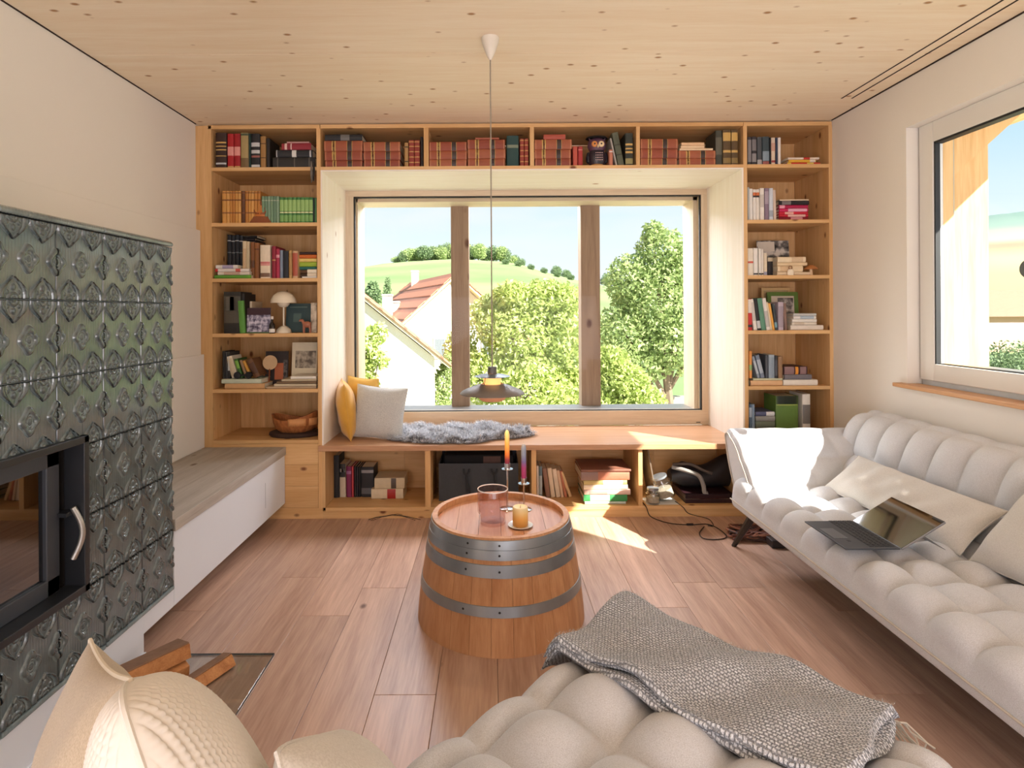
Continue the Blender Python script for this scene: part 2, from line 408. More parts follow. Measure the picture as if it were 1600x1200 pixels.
# right window
w2 = thing('window_2', kind='structure', loc=(2.14, 2.3, 0.9))
xa, xb = 2.139, 2.190
gy0, gy1, gz0, gz1 = 1.80, 2.805, 0.987, 2.062
G().box(xa, xb, WY0, gy0, 0.905, WZ1).build('frame_post', whiteframe, w2, True, bevel=0.004)
G().box(xa, xb, gy1, 2.895, 0.905, WZ1).build('frame_post', whiteframe, w2, True, bevel=0.004)
G().box(xa, xb, gy0, gy1, gz1, WZ1).build('frame_head', whiteframe, w2, True, bevel=0.004)
G().box(xa, xb, gy0, gy1, 0.905, gz0).build('frame_sill', whiteframe, w2, True, bevel=0.004)
G().box(xa + 0.012, xb, WY0, 2.895, WZ0, 0.905).build('bottom_rail', plain('grey_window_rail', (196, 200, 202), 0.4), w2, True)
xg = 2.165
G().box(xg - 0.02, xg + 0.004, gy1 - 0.008, gy1, gz0, gz1).box(xg - 0.02, xg + 0.02, gy0, gy1, gz1 - 0.010, gz1).box(xg - 0.01, xg + 0.02, gy0, gy1, gz0, gz0 + 0.004).box(xg - 0.02, xg + 0.004, gy0, gy0 + 0.008, gz0, gz1).build('gasket', gasket, w2, True)
G().box(xg, xg + 0.006, gy0 + 0.004, gy1 - 0.004, gz0 + 0.002, gz1 - 0.002).build('pane', paneglass, w2, True)
hd = G().box(2.128, 2.139, 1.74, 1.77, 1.40, 1.47).box(2.09, 2.10, 1.742, 1.768, 1.32, 1.45).box(2.095, 2.13, 1.748, 1.762, 1.43, 1.445).build('window_handle', plain('satin_steel', (170, 170, 168), 0.3, 0.9), w2, True, bevel=0.002)
G().lathe([(0.0, 0), (0.036, 0), (0.040, 0.006), (0.036, 0.012), (0.0, 0.012)], n=28, M=Matrix.Translation((2.150, 2.325, 1.412)) @ Matrix.Rotation(PI / 2, 4, 'Y')).build('pane_disc', plain('dark_disc_rim', (62, 62, 60), 0.35), w2, True)
G().box(2.040, 2.142, 1.62, 2.955, 0.862, 0.882).build('sill_board', wood('sill_oak', (214, 164, 116), (188, 136, 92), 'y', 0.4), w2, True, bevel=0.004)
# timber lining, post, brace and eave outside the right window
tl = wood('larch_outside_z', (236, 196, 140), (216, 168, 110), 'z', 0.7, (150, 96, 52), 5, 0.14, kdens=0.6)
tly = wood('larch_outside_y', (236, 196, 140), (216, 168, 110), 'y', 0.7, (150, 96, 52), 5, 0.14, kdens=0.6)
G().box(2.190, 2.240, 2.806, 2.90, 0.87, 2.16).build('outer_jamb', tl, w2, True)
G().box(2.190, 2.40, WY0 - 0.1, 2.80, 0.955, 0.975).build('outer_sill', plain('grey_sill_metal', (150, 146, 140), 0.4, 0.6), w2, True)
G().box(2.255, 2.435, 2.835, 3.0, -3.2, 2.6).build('facade_post', tl, w2, True, bevel=0.005)
G().box(2.243, 2.248, 2.812, 3.2, 0.2, 2.30).build('screen_edge', plain('screen_grey_green', (140, 158, 150), 0.2), w2, True)
G().prism([(2.25, 1.90), (2.25, 2.28), (2.80, 2.28), (2.62, 2.235)], 2.815, 2.834, 'y').build('brace', tl, w2, True)
G().prism([(2.192, 2.165), (2.192, 2.30), (2.81, 2.34), (2.81, 2.245), (2.45, 2.175)], -1.5, 4.2, 'y').build('eave_soffit', tly, w2, True)

# ================================================================== BUILT-IN SHELVING
SZ = [2.141, 1.8035, 1.4656, 1.1297, 0.791, 0.480]
TH = 0.022
bl = thing('bookcase', 'tall built-in spruce bookcase left of the picture window', 'bookcase', (-1.4, YF, 0), group='built-in spruce bookcases')
br = thing('bookcase', 'tall built-in spruce bookcase right of the picture window', 'bookcase', (1.8, YF, 0), group='built-in spruce bookcases')
G().box(XL, -1.694, YF, YF + 0.03, 0.30, 2.395).build('filler_stile', spz, bl, True, bevel=0.001)
G().box(-1.716, -1.694, YF + 0.03, YB, 0.067, 2.375).build('side_panel', spz, bl, True)
G().box(-1.055, -1.031, YF, YB, 0.067, 2.375).build('side_panel', spz, bl, True, bevel=0.001)
G().box(1.541, 1.564, YF, YB, 0.067, 2.375).build('side_panel', spz, br, True, bevel=0.001)
G().box(2.060, 2.082, YF, YB, 0.0, 2.375).build('side_panel', spz, br, True, bevel=0.001)
for root, x0, x1 in ((bl, -1.694, -1.055), (br, 1.564, 2.060)):
    for z in SZ: G().box(x0, x1, YF, YB, z - TH, z).build('shelf', spx, root, True, bevel=0.001)
    n = 4
    for k in range(n):
        a = x0 + (x1 - x0) * k / n; b = x0 + (x1 - x0) * (k + 1) / n
        G().box(a, b - 0.0008, YB, YB + 0.014, 0.067, 2.375).build('back_board', spz, root, True)
    G().box(x0 - 0.02, x1 + 0.02, YF, YB, 2.375, 2.398).build('top_board', spx, root, True, bevel=0.001)
for i, (a, b) in enumerate(((0.067, 0.20), (0.20, 0.33), (0.33, 0.4575))):
    G().box(-1.694, -1.056, YF + 0.001, YF + 0.02, a + 0.0006, b - 0.0006).build('front_board', spx, bl, True, bevel=0.001)
G().box(XL, -1.031, YF + 0.004, YF + 0.02, 0.0, 0.066).build('plinth', spx, bl, True)
G().box(1.541, 2.06, YF + 0.004, YF + 0.02, 0.0, 0.066).build('plinth', spx, br, True)

ov = thing('overhead_shelf', 'spruce book shelf with four compartments above the picture window', 'shelf', (0.25, YF, 2.12))
DV = [(W(662, 230, YF).x, W(669.5, 230, YF).x), (W(828, 230, YF).x, W(834.5, 230, YF).x), (W(994, 230, YF).x, W(1000, 230, YF).x)]
G().box(-1.031, 1.541, YF, YB, SZ[0] - 0.020, SZ[0]).build('shelf', spx, ov, True, bevel=0.001)
G().box(-1.031, 1.541, YF, YB, 2.375, 2.398).build('top_board', spx, ov, True, bevel=0.001)
for a, b in DV: G().box(a, b, YF, YB, SZ[0], 2.375).build('divider', spz, ov, True, bevel=0.001)
for k in range(8):
    a = -1.031 + 2.572 * k / 8
    G().box(a, a + 2.572 / 8 - 0.001, YB, YB + 0.014, SZ[0], 2.375).build('back_board', spx, ov, True)

bn = thing('window_bench', 'long window seat with four open compartments under the picture window', 'bench', (0.25, YF, 0))
G().box(-1.050, 1.541, YF - 0.022, 4.098, 0.415, 0.447).build('seat_board', oakbench, bn, True, bevel=0.0015)
FB = 0.067
DB = [(-1.031, -1.013), (W(664, 740, YF).x, W(672.6, 740, YF).x), (W(830.5, 740, YF).x, W(838, 740, YF).x), (W(997.5, 740, YF).x, W(1004, 740, YF).x), (1.52, 1.541)]
for a, b in DB: G().box(a, b, YF, YB, FB, 0.415).build('divider', spz, bn, True, bevel=0.001)
G().box(-1.013, 1.52, YF, YB, FB - 0.022, FB).build('bottom_board', spx, bn, True, bevel=0.001)
G().box(-1.031, 1.541, YF + 0.004, YF + 0.02, 0.0, FB - 0.022).build('plinth', spx, bn, True)
for k in range(6):
    a = -1.013 + 2.533 * k / 6
    G().box(a, a + 2.533 / 6 - 0.001, YB, YB + 0.014, FB, 0.415).build('back_board', spx, bn, True)

# ================================================================== STOVE AND HEARTH BENCH
hb = thing('hearth_bench', 'white floating bench with grey wooden top beside the tiled stove', 'bench', (-1.5, 2.9, 0.097))
G().box(-1.742, -1.250, 2.292, YF - 0.003, 0.392, 0.440).build('top_board', greywood, hb, True, bevel=0.002)
G().box(-1.742, -1.257, 2.292, YF - 0.003, 0.097, 0.391).box(-1.742, -1.2575, 2.09, 2.292, 0.097, 0.1715).build('front_panel', whitepaint, hb, True, bevel=0.003)
G().box(-1.258, -1.2565, 3.22, 3.223, 0.17, 0.31).build('slot', plain('slot_grey', (120, 124, 130), 0.7), hb, True)
G().box(-1.742, -1.45, 2.30, YF - 0.01, 0.0, 0.097).build('recessed_plinth', plain('plinth_grey', (150, 140, 130), 0.8), hb, True)

XS = -1.257
st = thing('tiled_stove', 'green glazed tile stove with relief tiles and black fire door', 'stove', (-1.5, 1.5, 0))
glaze = None
m, nt, N, L, b = base_mat('green_glaze')
b.inputs['Roughness'].default_value = 0.16; b.inputs['IOR'].default_value = 1.65; b.inputs['Coat Weight'].default_value = 0.5; b.inputs['Coat Roughness'].default_value = 0.06
tc = N.new('ShaderNodeTexCoord'); ns = N.new('ShaderNodeTexNoise'); ns.inputs['Scale'].default_value = 14; ns.inputs['Detail'].default_value = 4
L.new(tc.outputs['Object'], ns.inputs['Vector'])
rp = N.new('ShaderNodeValToRGB'); rp.color_ramp.elements[0].color = lin((98, 115, 118)); rp.color_ramp.elements[1].color = lin((134, 150, 150))
rp.color_ramp.elements[0].position = 0.3; rp.color_ramp.elements[1].position = 0.75
L.new(ns.outputs['Fac'], rp.inputs[0])
# darker in the relief grooves, following the tile's own profile
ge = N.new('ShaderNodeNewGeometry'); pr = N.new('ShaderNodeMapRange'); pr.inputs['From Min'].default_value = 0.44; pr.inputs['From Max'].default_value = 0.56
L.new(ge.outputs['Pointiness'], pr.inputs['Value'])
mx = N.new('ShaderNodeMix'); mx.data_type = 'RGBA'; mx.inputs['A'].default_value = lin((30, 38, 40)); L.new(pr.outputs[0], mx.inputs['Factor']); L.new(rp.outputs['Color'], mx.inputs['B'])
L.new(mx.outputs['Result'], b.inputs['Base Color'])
wv = N.new('ShaderNodeTexWave'); wv.wave_type = 'BANDS'; wv.bands_direction = 'Y'; wv.inputs['Scale'].default_value = 30.0; wv.inputs['Distortion'].default_value = 0.0
L.new(tc.outputs['Object'], wv.inputs['Vector'])
bp = N.new('ShaderNodeBump'); bp.inputs['Strength'].default_value = 0.5; bp.inputs['Distance'].default_value = 0.0013
L.new(wv.outputs['Fac'], bp.inputs['Height']); L.new(bp.outputs[0], b.inputs['Normal']); glaze = m

TW, THH = 0.2025, 0.2215
def relief(U, V):
    """height of the pressed pattern over one tile; U,V in metres from the tile's lower left corner"""
    h = np.zeros_like(U)
    def bumpy(x): return np.sqrt(np.clip(1 - x * x, 0, 1))
    for uc in (0.25, 0.75):
        for vc in (0, 1):
            p = np.abs(U - uc * TW); q = np.abs(V - vc * THH)
            t = np.clip(q / 0.064, 0, 1)
            gg = 0.0490 * np.interp(t, [0, .15, .3, .45, .6, .75, .88, 1], [1, .99, .95, .85, .65, .38, .16, 0]) + 1e-5
            s = p / gg; ins = (q < 0.064)
            ring = bumpy((s - 0.84) / 0.16) * 0.0058
            rin = bumpy((s - 0.58) / 0.07) * 0.0022
            ro = np.hypot(p, q)
            flor = bumpy((ro - 0.0150) / 0.0045) * 0.0034 + bumpy(ro / 0.0100) * 0.0036
            leaf = bumpy(np.hypot((q - 0.031) / 0.010, p / 0.009)) * 0.0034 + bumpy(np.hypot((q - 0.018) / 0.007, (p - 0.019) / 0.006)) * 0.0028
            flor = np.where(s < 0.62, np.maximum(flor, leaf), 0)
            h = np.maximum(h, np.where(ins, np.maximum(np.maximum(ring, rin), flor), 0))
    for uc in (0, 0.5, 1):
        p = U - uc * TW; q = V - 0.5 * THH
        ro = np.hypot(p, q * 0.86); th = np.arctan2(q, p)
        R = 0.0315 * (1 + 0.13 * np.cos(4 * th))
        pet = bumpy((ro - R * 0.74) / (R * 0.27)) * 0.0060 * (0.75 + 0.25 * np.abs(np.cos(2 * th)))
        mid = bumpy((ro - 0.0130) / 0.0030) * 0.0026
        dome = bumpy(ro / 0.0105) * 0.004 - 0.0015 * (0.5 + 0.5 * np.cos(p * 1150) * np.cos(q * 1150)) * (ro < 0.0105)
        h = np.maximum(h, np.maximum(np.maximum(pet, mid), dome))
    e = np.minimum(np.minimum(U, TW - U), np.minimum(V, THH - V))
    return 1.3 * h * np.clip(e / 0.0015, 0, 1) - 0.004 * np.clip(1 - e / 0.0022, 0, 1) ** 1.5

tile_cache = {}
def tile_mesh(u0, u1, v0, v1):
    key = (round(u0, 3), round(u1, 3), round(v0, 3), round(v1, 3))
    if key in tile_cache: return tile_cache[key]
    nu, nv = max(8, int(112 * (u1 - u0))), max(8, int(122 * (v1 - v0)))
    us = np.linspace(u0, u1, nu + 1) * TW; vs_ = np.linspace(v0, v1, nv + 1) * THH
    Ug, Vg = np.meshgrid(us, vs_, indexing='ij'); H = relief(Ug, Vg)
    g = G(); g.grid([[(H[i, j], -Ug[i, j], Vg[i, j]) for j in range(nv + 1)] for i in range(nu + 1)])
    # sides of the tile
    def rim(path):
        g.grid([[p, (-0.02, p[1], p[2])] for p in path], smooth=False)
    A = lambda i, j: (H[i, j], -Ug[i, j], Vg[i, j])
    rim([A(i, 0) for i in range(nu + 1)]); rim([A(i, nv) for i in range(nu + 1)]); rim([A(0, j) for j in range(nv + 1)]); rim([A(nu, j) for j in range(nv + 1)])
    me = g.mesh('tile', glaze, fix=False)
    tile_cache[key] = me; return me
def put_tile(k, r, u0=0, u1=1, v0=0, v1=1):
    gp = 0.0022 / TW
    gy = 0.0022 / THH
    o = link('tile', tile_mesh(u0, u1, v0, v1), None, st)
    o.location = (XS - st.location.x, 2.285 - k * TW - st.location.y, 1.5145 - (r + 1) * THH)
    o.scale = (1, 0.992, 0.992); return o
OY0, OY1, OZ0, OZ1 = 0.969, 1.784, 0.407, 0.882
for k in range(8):
    yfar, ynear = 2.285 - k * TW, 2.285 - (k + 1) * TW
    for r in range(6):
        zt = 1.5145 - r * THH; zb = zt - THH
        u0, u1, v0, v1 = 0, 1, 0, 1
        inrow = zb < OZ1 - 0.01 and zt > OZ0 + 0.01
        incol = yfar > OY0 + 0.01 and ynear < OY1 - 0.01
        if inrow and incol:
            if zt > OZ1 + 0.02:
                v0 = (OZ1 - zb) / THH
                if yfar > OY1 + 0.02:
                    uc = (yfar - OY1) / TW; put_tile(k, r, 0, uc, 0, 1); u0 = uc
                elif ynear < OY0 - 0.02:
                    uc = (yfar - OY0) / TW; put_tile(k, r, uc, 1, 0, 1); u1 = uc
            elif yfar > OY1 + 0.02: u1 = (yfar - OY1) / TW
            elif ynear < OY0 - 0.02: u0 = (yfar - OY0) / TW
            else: continue
        put_tile(k, r, u0, u1, v0, v1)
grout = plain('pale_grout', (168, 176, 174), 0.9)
YN = 2.285 - 8 * TW
g = G().box(-1.761, XS - 0.008, OY1, 2.283, 0.175, 1.512).box(-1.761, XS - 0.008, YN, OY0, 0.175, 1.512).box(-1.761, XS - 0.008, OY0, OY1, OZ1, 1.512).box(-1.761, XS - 0.008, OY0, OY1, 0.175, OZ0).build('masonry_core', grout, st, True)
for k in range(4):
    ya, yb = 2.285 - k * 2 * TW, 2.285 - (k + 1) * 2 * TW
    pf = [(-1.755, 1.5150), (-1.250, 1.5150), (-1.246, 1.522), (-1.249, 1.530), (-1.258, 1.535), (-1.755, 1.535)]
    G().prism([(p[0], p[1]) for p in pf], yb + 0.002, ya - 0.002, 'y').build('cap_moulding', glaze, st, True, bevel=0.003)
    G().box(-1.28, -1.249, yb + 0.002, ya - 0.002, 0.170, 0.1845).build('base_moulding', glaze, st, True, bevel=0.004)
G().box(-1.742, -1.255, YN, 2.089, 0.0, 0.168).build('white_base', whitepaint, st, True, bevel=0.002)
G().box(-1.255, -1.248, YN, 2.09, 0.0, 0.035).build('base_strip', whitepaint, st, True, bevel=0.001)
# fire door
fw = 0.022
g = G().box(-1.30, -1.236, OY1 - fw, OY1, OZ0, OZ1).box(-1.30, -1.236, OY0, OY0 + fw, OZ0, OZ1).box(-1.30, -1.236, OY0, OY1, OZ1 - fw, OZ1).box(-1.30, -1.236, OY0, OY1, OZ0, OZ0 + fw).build('door_surround', black, st, True, bevel=0.002)
g = G().box(-1.70, -1.30, OY1 - 0.02, OY1, OZ0, OZ1).box(-1.70, -1.30, OY0, OY0 + 0.02, OZ0, OZ1).box(-1.70, -1.30, OY0, OY1, OZ1 - 0.02, OZ1).box(-1.70, -1.30, OY0, OY1, OZ0, OZ0 + 0.02).box(-1.71, -1.70, OY0, OY1, OZ0, OZ1).build('fire_chamber', plain('soot', (30, 24, 20), 0.9), st, True)
dy0, dy1, dz0, dz1 = OY0 + fw, OY1 - 0.052, OZ0 + fw, OZ1 - fw - 0.002
dr = G().box(-1.315, -1.290, dy1 - 0.050, dy1, dz0, dz1).box(-1.315, -1.290, dy0, dy0 + 0.05, dz0, dz1).box(-1.315, -1.290, dy0, dy1, dz1 - 0.055, dz1).box(-1.315, -1.290, dy0, dy1, dz0, dz0 + 0.05).build('fire_door', plain('anthracite_door', (58, 62, 68), 0.45), st, True, bevel=0.003)
G().box(-1.308, -1.303, dy0 + 0.045, dy1 - 0.045, dz0 + 0.045, dz1 - 0.05).build('door_glass', glassy('smoked_stove_glass', (0.16, 0.10, 0.07), 0.22, 0.015, 0.9), dr)
pts = [(-1.262 + 0.020 * math.sin(PI * t), OY1 - 0.036 + 0.012 * math.sin(PI * t), 0.670 - 0.155 * t) for t in np.linspace(0, 1, 12)]
hg = G().tube(pts, 0.0085, 10).build('handle', plain('brushed_nickel', (196, 194, 186), 0.32, 0.85), dr)
hg['label'] = 'curved brushed metal handle'
G().box(-1.312, -1.264, dy1 - 0.010, OY1 - 0.030, 0.648, 0.660).build('handle_bracket', black, dr)

plate = glassy('hearth_plate_glass', (0.93, 0.95, 0.94), 0.07, 0.02, 0.8)
hp = thing('hearth_plate', 'clear glass hearth plate on the floor before the stove', 'glass plate', (-1.02, 1.5, 0))
G().box(-1.246, -0.80, 0.90, 2.125, 0.0005, 0.007).build('plate', plate, hp, True, bevel=0.002)
G().box(-0.8005, -0.7995, 0.90, 2.125, 0.0005, 0.0075).box(-1.246, -0.80, 2.1245, 2.1255, 0.0005, 0.0075).build('polished_edge', plain('plate_edge', (70, 74, 72), 0.3), hp, True)
# ================================================================== OUTSIDE
GZ = -3.2
def terrain(x, y):
    cx = np.interp(x, [-400, -200, -110, -71, -42, -15, 10, 27, 44, 105, 170, 260, 420], [16, 20, 21, 22, 26, 27.5, 25.5, 20, 15, 8, 30, 50, 55])
    s = np.clip((y - 60) / (300 - 60), 0, 1); s = s * s * (3 - 2 * s)
    back = np.clip((y - 330) / 200, 0, 1)
    return GZ + (cx - GZ) * s * (1 - 0.6 * back)
xs = np.concatenate([np.linspace(-400, -120, 12), np.linspace(-110, 120, 60), np.linspace(130, 460, 40)])
ys = np.concatenate([np.linspace(4.3, 60, 20), np.linspace(64, 340, 60), np.linspace(350, 520, 8)])
g = G(); g.grid([[(x, y, float(terrain(x, y)) + 0.25 * math.sin(x * 0.3) * math.cos(y * 0.21) * min(1, max(0, (y - 60) / 60))) for y in ys] for x in xs])
m, nt, N, L, b = base_mat('meadow_and_fields')
tc = N.new('ShaderNodeTexCoord'); n1 = N.new('ShaderNodeTexNoise'); n1.inputs['Scale'].default_value = 0.03; n1.inputs['Detail'].default_value = 6
mp = N.new('ShaderNodeMapping'); mp.inputs['Scale'].default_value = (0.4, 1, 3); L.new(tc.outputs['Object'], mp.inputs[0]); L.new(mp.outputs[0], n1.inputs['Vector'])
rp = N.new('ShaderNodeValToRGB'); rp.color_ramp.elements[0].color = lin((102, 124, 76)); rp.color_ramp.elements[1].color = lin((134, 152, 98))
rp.color_ramp.elements[0].position = 0.35; rp.color_ramp.elements[1].position = 0.65
L.new(n1.outputs['Fac'], rp.inputs[0])
# crop fields on the slopes to the right: strips of stubble, earth and green
sx = N.new('ShaderNodeSeparateXYZ'); L.new(tc.outputs['Object'], sx.inputs[0])
mr = N.new('ShaderNodeMapRange'); mr.inputs['From Min'].default_value = 95; mr.inputs['From Max'].default_value = 125; L.new(sx.outputs['X'], mr.inputs['Value'])
fr = N.new('ShaderNodeValToRGB'); fr.color_ramp.interpolation = 'EASE'
for p_, c_ in ((0.0, (110, 128, 84)), (0.28, (168, 150, 104)), (0.42, (178, 164, 116)), (0.55, (160, 118, 94)), (0.62, (160, 168, 132)), (0.8, (110, 132, 120))):
    if p_ == 0: fr.color_ramp.elements[0].color = lin(c_)
    else: fr.color_ramp.elements.new(p_).color = lin(c_)
fr.color_ramp.elements[-1].color = lin((96, 122, 112))
mz = N.new('ShaderNodeMapRange'); mz.inputs['From Min'].default_value = -4; mz.inputs['From Max'].default_value = 50; L.new(sx.outputs['Z'], mz.inputs['Value']); L.new(mz.outputs[0], fr.inputs[0])
mx = N.new('ShaderNodeMix'); mx.data_type = 'RGBA'; L.new(mr.outputs[0], mx.inputs['Factor']); L.new(rp.outputs['Color'], mx.inputs['A']); L.new(fr.outputs['Color'], mx.inputs['B'])
L.new(mx.outputs['Result'], b.inputs['Base Color']); b.inputs['Roughness'].default_value = 0.95
tag(g.build('terrain', m), 'green meadow hill and valley ground outside the windows', 'hill', kind='structure')

g = G()
P = []
for x in np.linspace(480, 1700, 60):
    P.append([(x, 820, -10), (x, 850, 20 + 115 * min(1, (x - 480) / 120.0) * (0.75 + 0.2 * math.sin(x * 0.008) + 0.08 * math.sin(x * 0.031))), (x, 1000, 0)])
g.grid(P); tag(g.build('far_ridge', plain('far_forest', (92, 120, 112), 0.95, var=0.25, scale=0.03)), 'distant wooded ridge beyond the right window', 'ridge', kind='structure')

leafA = island('leaves_light', (150, 168, 86), (214, 224, 146), 0.55, 0.4)
leafB = island('leaves_mid', (130, 154, 92), (196, 210, 146), 0.55, 0.4)
leafC = island('leaves_dark', (84, 108, 74), (136, 158, 110), 0.6, 0.3)
bark = plain('bark', (120, 104, 86), 0.9, var=0.3, scale=12, bump=0.5, bscale=30)

def leaf_mesh(name, blobs, n, size, mat):
    """blobs: (x,y,z,rx,ry,rz); leaves scattered towards each blob's skin"""
    wts = np.array([b[3] * b[4] + b[4] * b[5] + b[3] * b[5] for b in blobs]); wts = wts / wts.sum()
    idx = rng.choice(len(blobs), n, p=wts); B = np.array(blobs)[idx]
    d = rng.normal(size=(n, 3)); d /= np.linalg.norm(d, axis=1)[:, None]
    r = rng.uniform(0.35, 1.08, n) ** 0.6
    c = B[:, :3] + d * B[:, 3:] * r[:, None]
    a = rng.normal(size=(n, 3)); a /= np.linalg.norm(a, axis=1)[:, None]
    t = rng.normal(size=(n, 3)); t -= (t * a).sum(1)[:, None] * a; t /= np.linalg.norm(t, axis=1)[:, None]
    s = size * rng.uniform(0.6, 1.3, n)[:, None]
    v = np.stack([c - a * s, c + t * s * 0.45, c + a * s, c - t * s * 0.45], 1).reshape(-1, 3)
    me = bpy.data.meshes.new(name); me.from_pydata(v.tolist(), [], np.arange(4 * n).reshape(-1, 4).tolist()); me.materials.append(mat)
    return me

def tree(label, base, trunk, blobs, n, size, mat, group='trees behind the picture window'):
    t = thing('tree', label, 'tree', base, group=group)
    bs = [(b[0] - base[0], b[1] - base[1], b[2] - base[2]) + tuple(b[3:]) for b in blobs]
    g = G(); top = Vector(bs[0][:3])
    g.tube([(0, 0, 0), (0.05, 0.02, top.z * 0.35), (top.x * 0.5, top.y * 0.5, top.z * 0.7), tuple(top)], [trunk, trunk * 0.8, trunk * 0.55, trunk * 0.3], 8)
    for b in bs[1:]:
        q = Vector(b[:3]); s0 = Vector((top.x * 0.3, top.y * 0.3, min(q.z, top.z) * 0.55))
        g.tube([s0, s0.lerp(q, 0.5) + Vector((0, 0, 0.1)), q], [trunk * 0.45, trunk * 0.3, trunk * 0.12], 6)
    g.build('trunk', bark, t)
    f = link('foliage', leaf_mesh('foliage', bs, n, size, mat), None, t); f['kind'] = 'stuff'
    return t

def blob(px, py, Y, rpx, rpy, dy=0.0):
    p = W(px, py, Y + dy); s = Y / F
    return (p.x, p.y, p.z, rpx * s, rpx * s, rpy * s)
Y = 13.6
tree('leafy light green fruit tree between the two facade posts', (W(800, 600, Y).x, Y, GZ), 0.12,
     [blob(810, 530, Y, 50, 50), blob(770, 500, Y, 40, 42, 0.4), blob(850, 480, Y, 48, 45, 0.3), blob(890, 540, Y, 45, 60), blob(760, 590, Y, 45, 45), blob(830, 610, Y, 60, 50, -0.4), blob(885, 620, Y, 45, 45), blob(800, 460, Y, 30, 22), blob(880, 470, Y, 30, 30), blob(720, 560, Y, 30, 50, 0.5)],
     26000, 0.064, leafA)
Y = 15.5
tree('tall rounded tree in the right pane of the picture window', (W(1045, 610, Y).x, Y, GZ), 0.16,
     [blob(1030, 470, Y, 60, 60), blob(1035, 395, Y, 42, 38), blob(985, 440, Y, 40, 42), blob(1080, 430, Y, 45, 60), blob(975, 520, Y, 45, 50), blob(1060, 540, Y, 60, 45), blob(1000, 570, Y, 45, 30), blob(1110, 510, Y, 45, 70), blob(1020, 365, Y, 18, 20)],
     26000, 0.068, leafB)
Y = 8.0
tree('sparse young tree in front of the white gable wall', (W(545, 600, Y).x, Y, GZ), 0.05,
     [blob(575, 540, Y, 22, 26), blob(590, 520, Y, 16, 18), blob(562, 575, Y, 22, 28), blob(592, 562, Y, 18, 16), blob(540, 540, Y, 25, 40), blob(575, 600, Y, 20, 20)], 1500, 0.052, leafA)
Y = 9.0
tree('small bushy tree low between the second post and the niche', (W(975, 640, Y).x, Y, GZ), 0.06,
     [blob(975, 600, Y, 40, 32), blob(955, 570, Y, 30, 30), blob(1000, 630, Y, 40, 30), blob(945, 640, Y, 40, 40)], 9000, 0.045, leafA)
Y = 13.2
tree('grey green shrub at the corner of the white gable wall', (W(695, 640, Y).x, Y, GZ), 0.05,
     [blob(692, 600, Y, 16, 30), blob(688, 635, Y, 20, 25), blob(700, 570, Y, 12, 18)], 3500, 0.04, leafB)
# wooded hill top
protos = []
for i in range(3):
    t = thing('hill_tree', 'dark green tree of the wood on the hilltop', 'tree', (0, 0, 0), group='trees of the hilltop wood')
    bs = [(0, 0, 5.2, 3.6, 3.6, 3.8)] + [(rng.uniform(-2.6, 2.6), rng.uniform(-2, 2), rng.uniform(3, 7.4), 2.2, 2.2, 2.0) for _ in range(5)]
    f = link('foliage', leaf_mesh('foliage', bs, 2200, 0.42, leafC if i else leafB), None, t); f['kind'] = 'stuff'
    G().tube([(0, 0, -0.5), (0, 0, 4)], [0.4, 0.2], 6).build('trunk', bark, t)
    protos.append(t)
for k in range(34):
    x = -47 + 63 * (k / 33.0) + rng.uniform(-1.5, 1.5); y = 285 + rng.uniform(0, 18)
    t = protos[k] if k < 3 else copy_tree(protos[k % 3])
    s = rng.uniform(0.72, 1.05) * (0.62 + 0.55 * math.sin(PI * min(1, (x + 52) / 70)))
    t.location = (x, y, float(terrain(x, y)) - 0.4); t.rotation_euler = (0, 0, rng.uniform(0, 6)); t.scale = (s, s, s)
for x in (33, 38, 47, 52, 58, 64):
    t = copy_tree(protos[1]); s = rng.uniform(0.5, 0.8); t.location = (x, 292, float(terrain(x, 292)) - 0.3); t.scale = (s, s, s)
    t['label'] = 'small tree on the falling right slope of the hill'; t['group'] = 'trees on the right hill slope'
# hedge row lower on the hill's right shoulder
for k in range(7):
    t = copy_tree(protos[2]); x = 6 + k * 5.0; y = 235 - k * 2; t.location = (x, y, float(terrain(x, y)) - 0.8); t.scale = (0.42, 0.42, 0.34)
    t['label'] = 'low bush in the hedge row below the hilltop wood'; t['group'] = 'hedge row bushes'
# poplar and bush on the meadow behind the red roof
def far_tree(px, py0, py1, Yd, rpx, mat, label):
    p0, p1 = W(px, py1, Yd), W(px, py0, Yd); h = p1.z - p0.z; r = rpx * Yd / F
    t = thing('meadow_tree', label, 'tree', (p0.x, Yd, p0.z))
    f = link('foliage', leaf_mesh('foliage', [(0, 0, h * 0.3, r, r, h * 0.32), (0, 0, h * 0.55, r * 0.85, r * 0.85, h * 0.3), (0.1, 0, h * 0.78, r * 0.6, r * 0.6, h * 0.24)], 1800, r * 0.16, mat), None, t); f['kind'] = 'stuff'
    G().tube([(0, 0, -6), (0, 0, h * 0.6)], [0.15, 0.08], 6).build('trunk', bark, t)
far_tree(605, 432, 485, 70, 8, leafC, 'slender dark poplar left of the red tiled roof')
far_tree(582, 440, 478, 90, 15, leafC, 'round bush tree on the meadow at left')

# houses
rtile = plain('red_roof_tile', (200, 132, 104), 0.8, var=0.18, scale=4)
rtile2 = plain('brown_roof_tile', (170, 112, 90), 0.8, var=0.2, scale=4)
render = plain('white_render', (238, 230, 212), 0.9, var=0.03, scale=2)
soff = plain('cream_soffit', (222, 202, 160), 0.8)
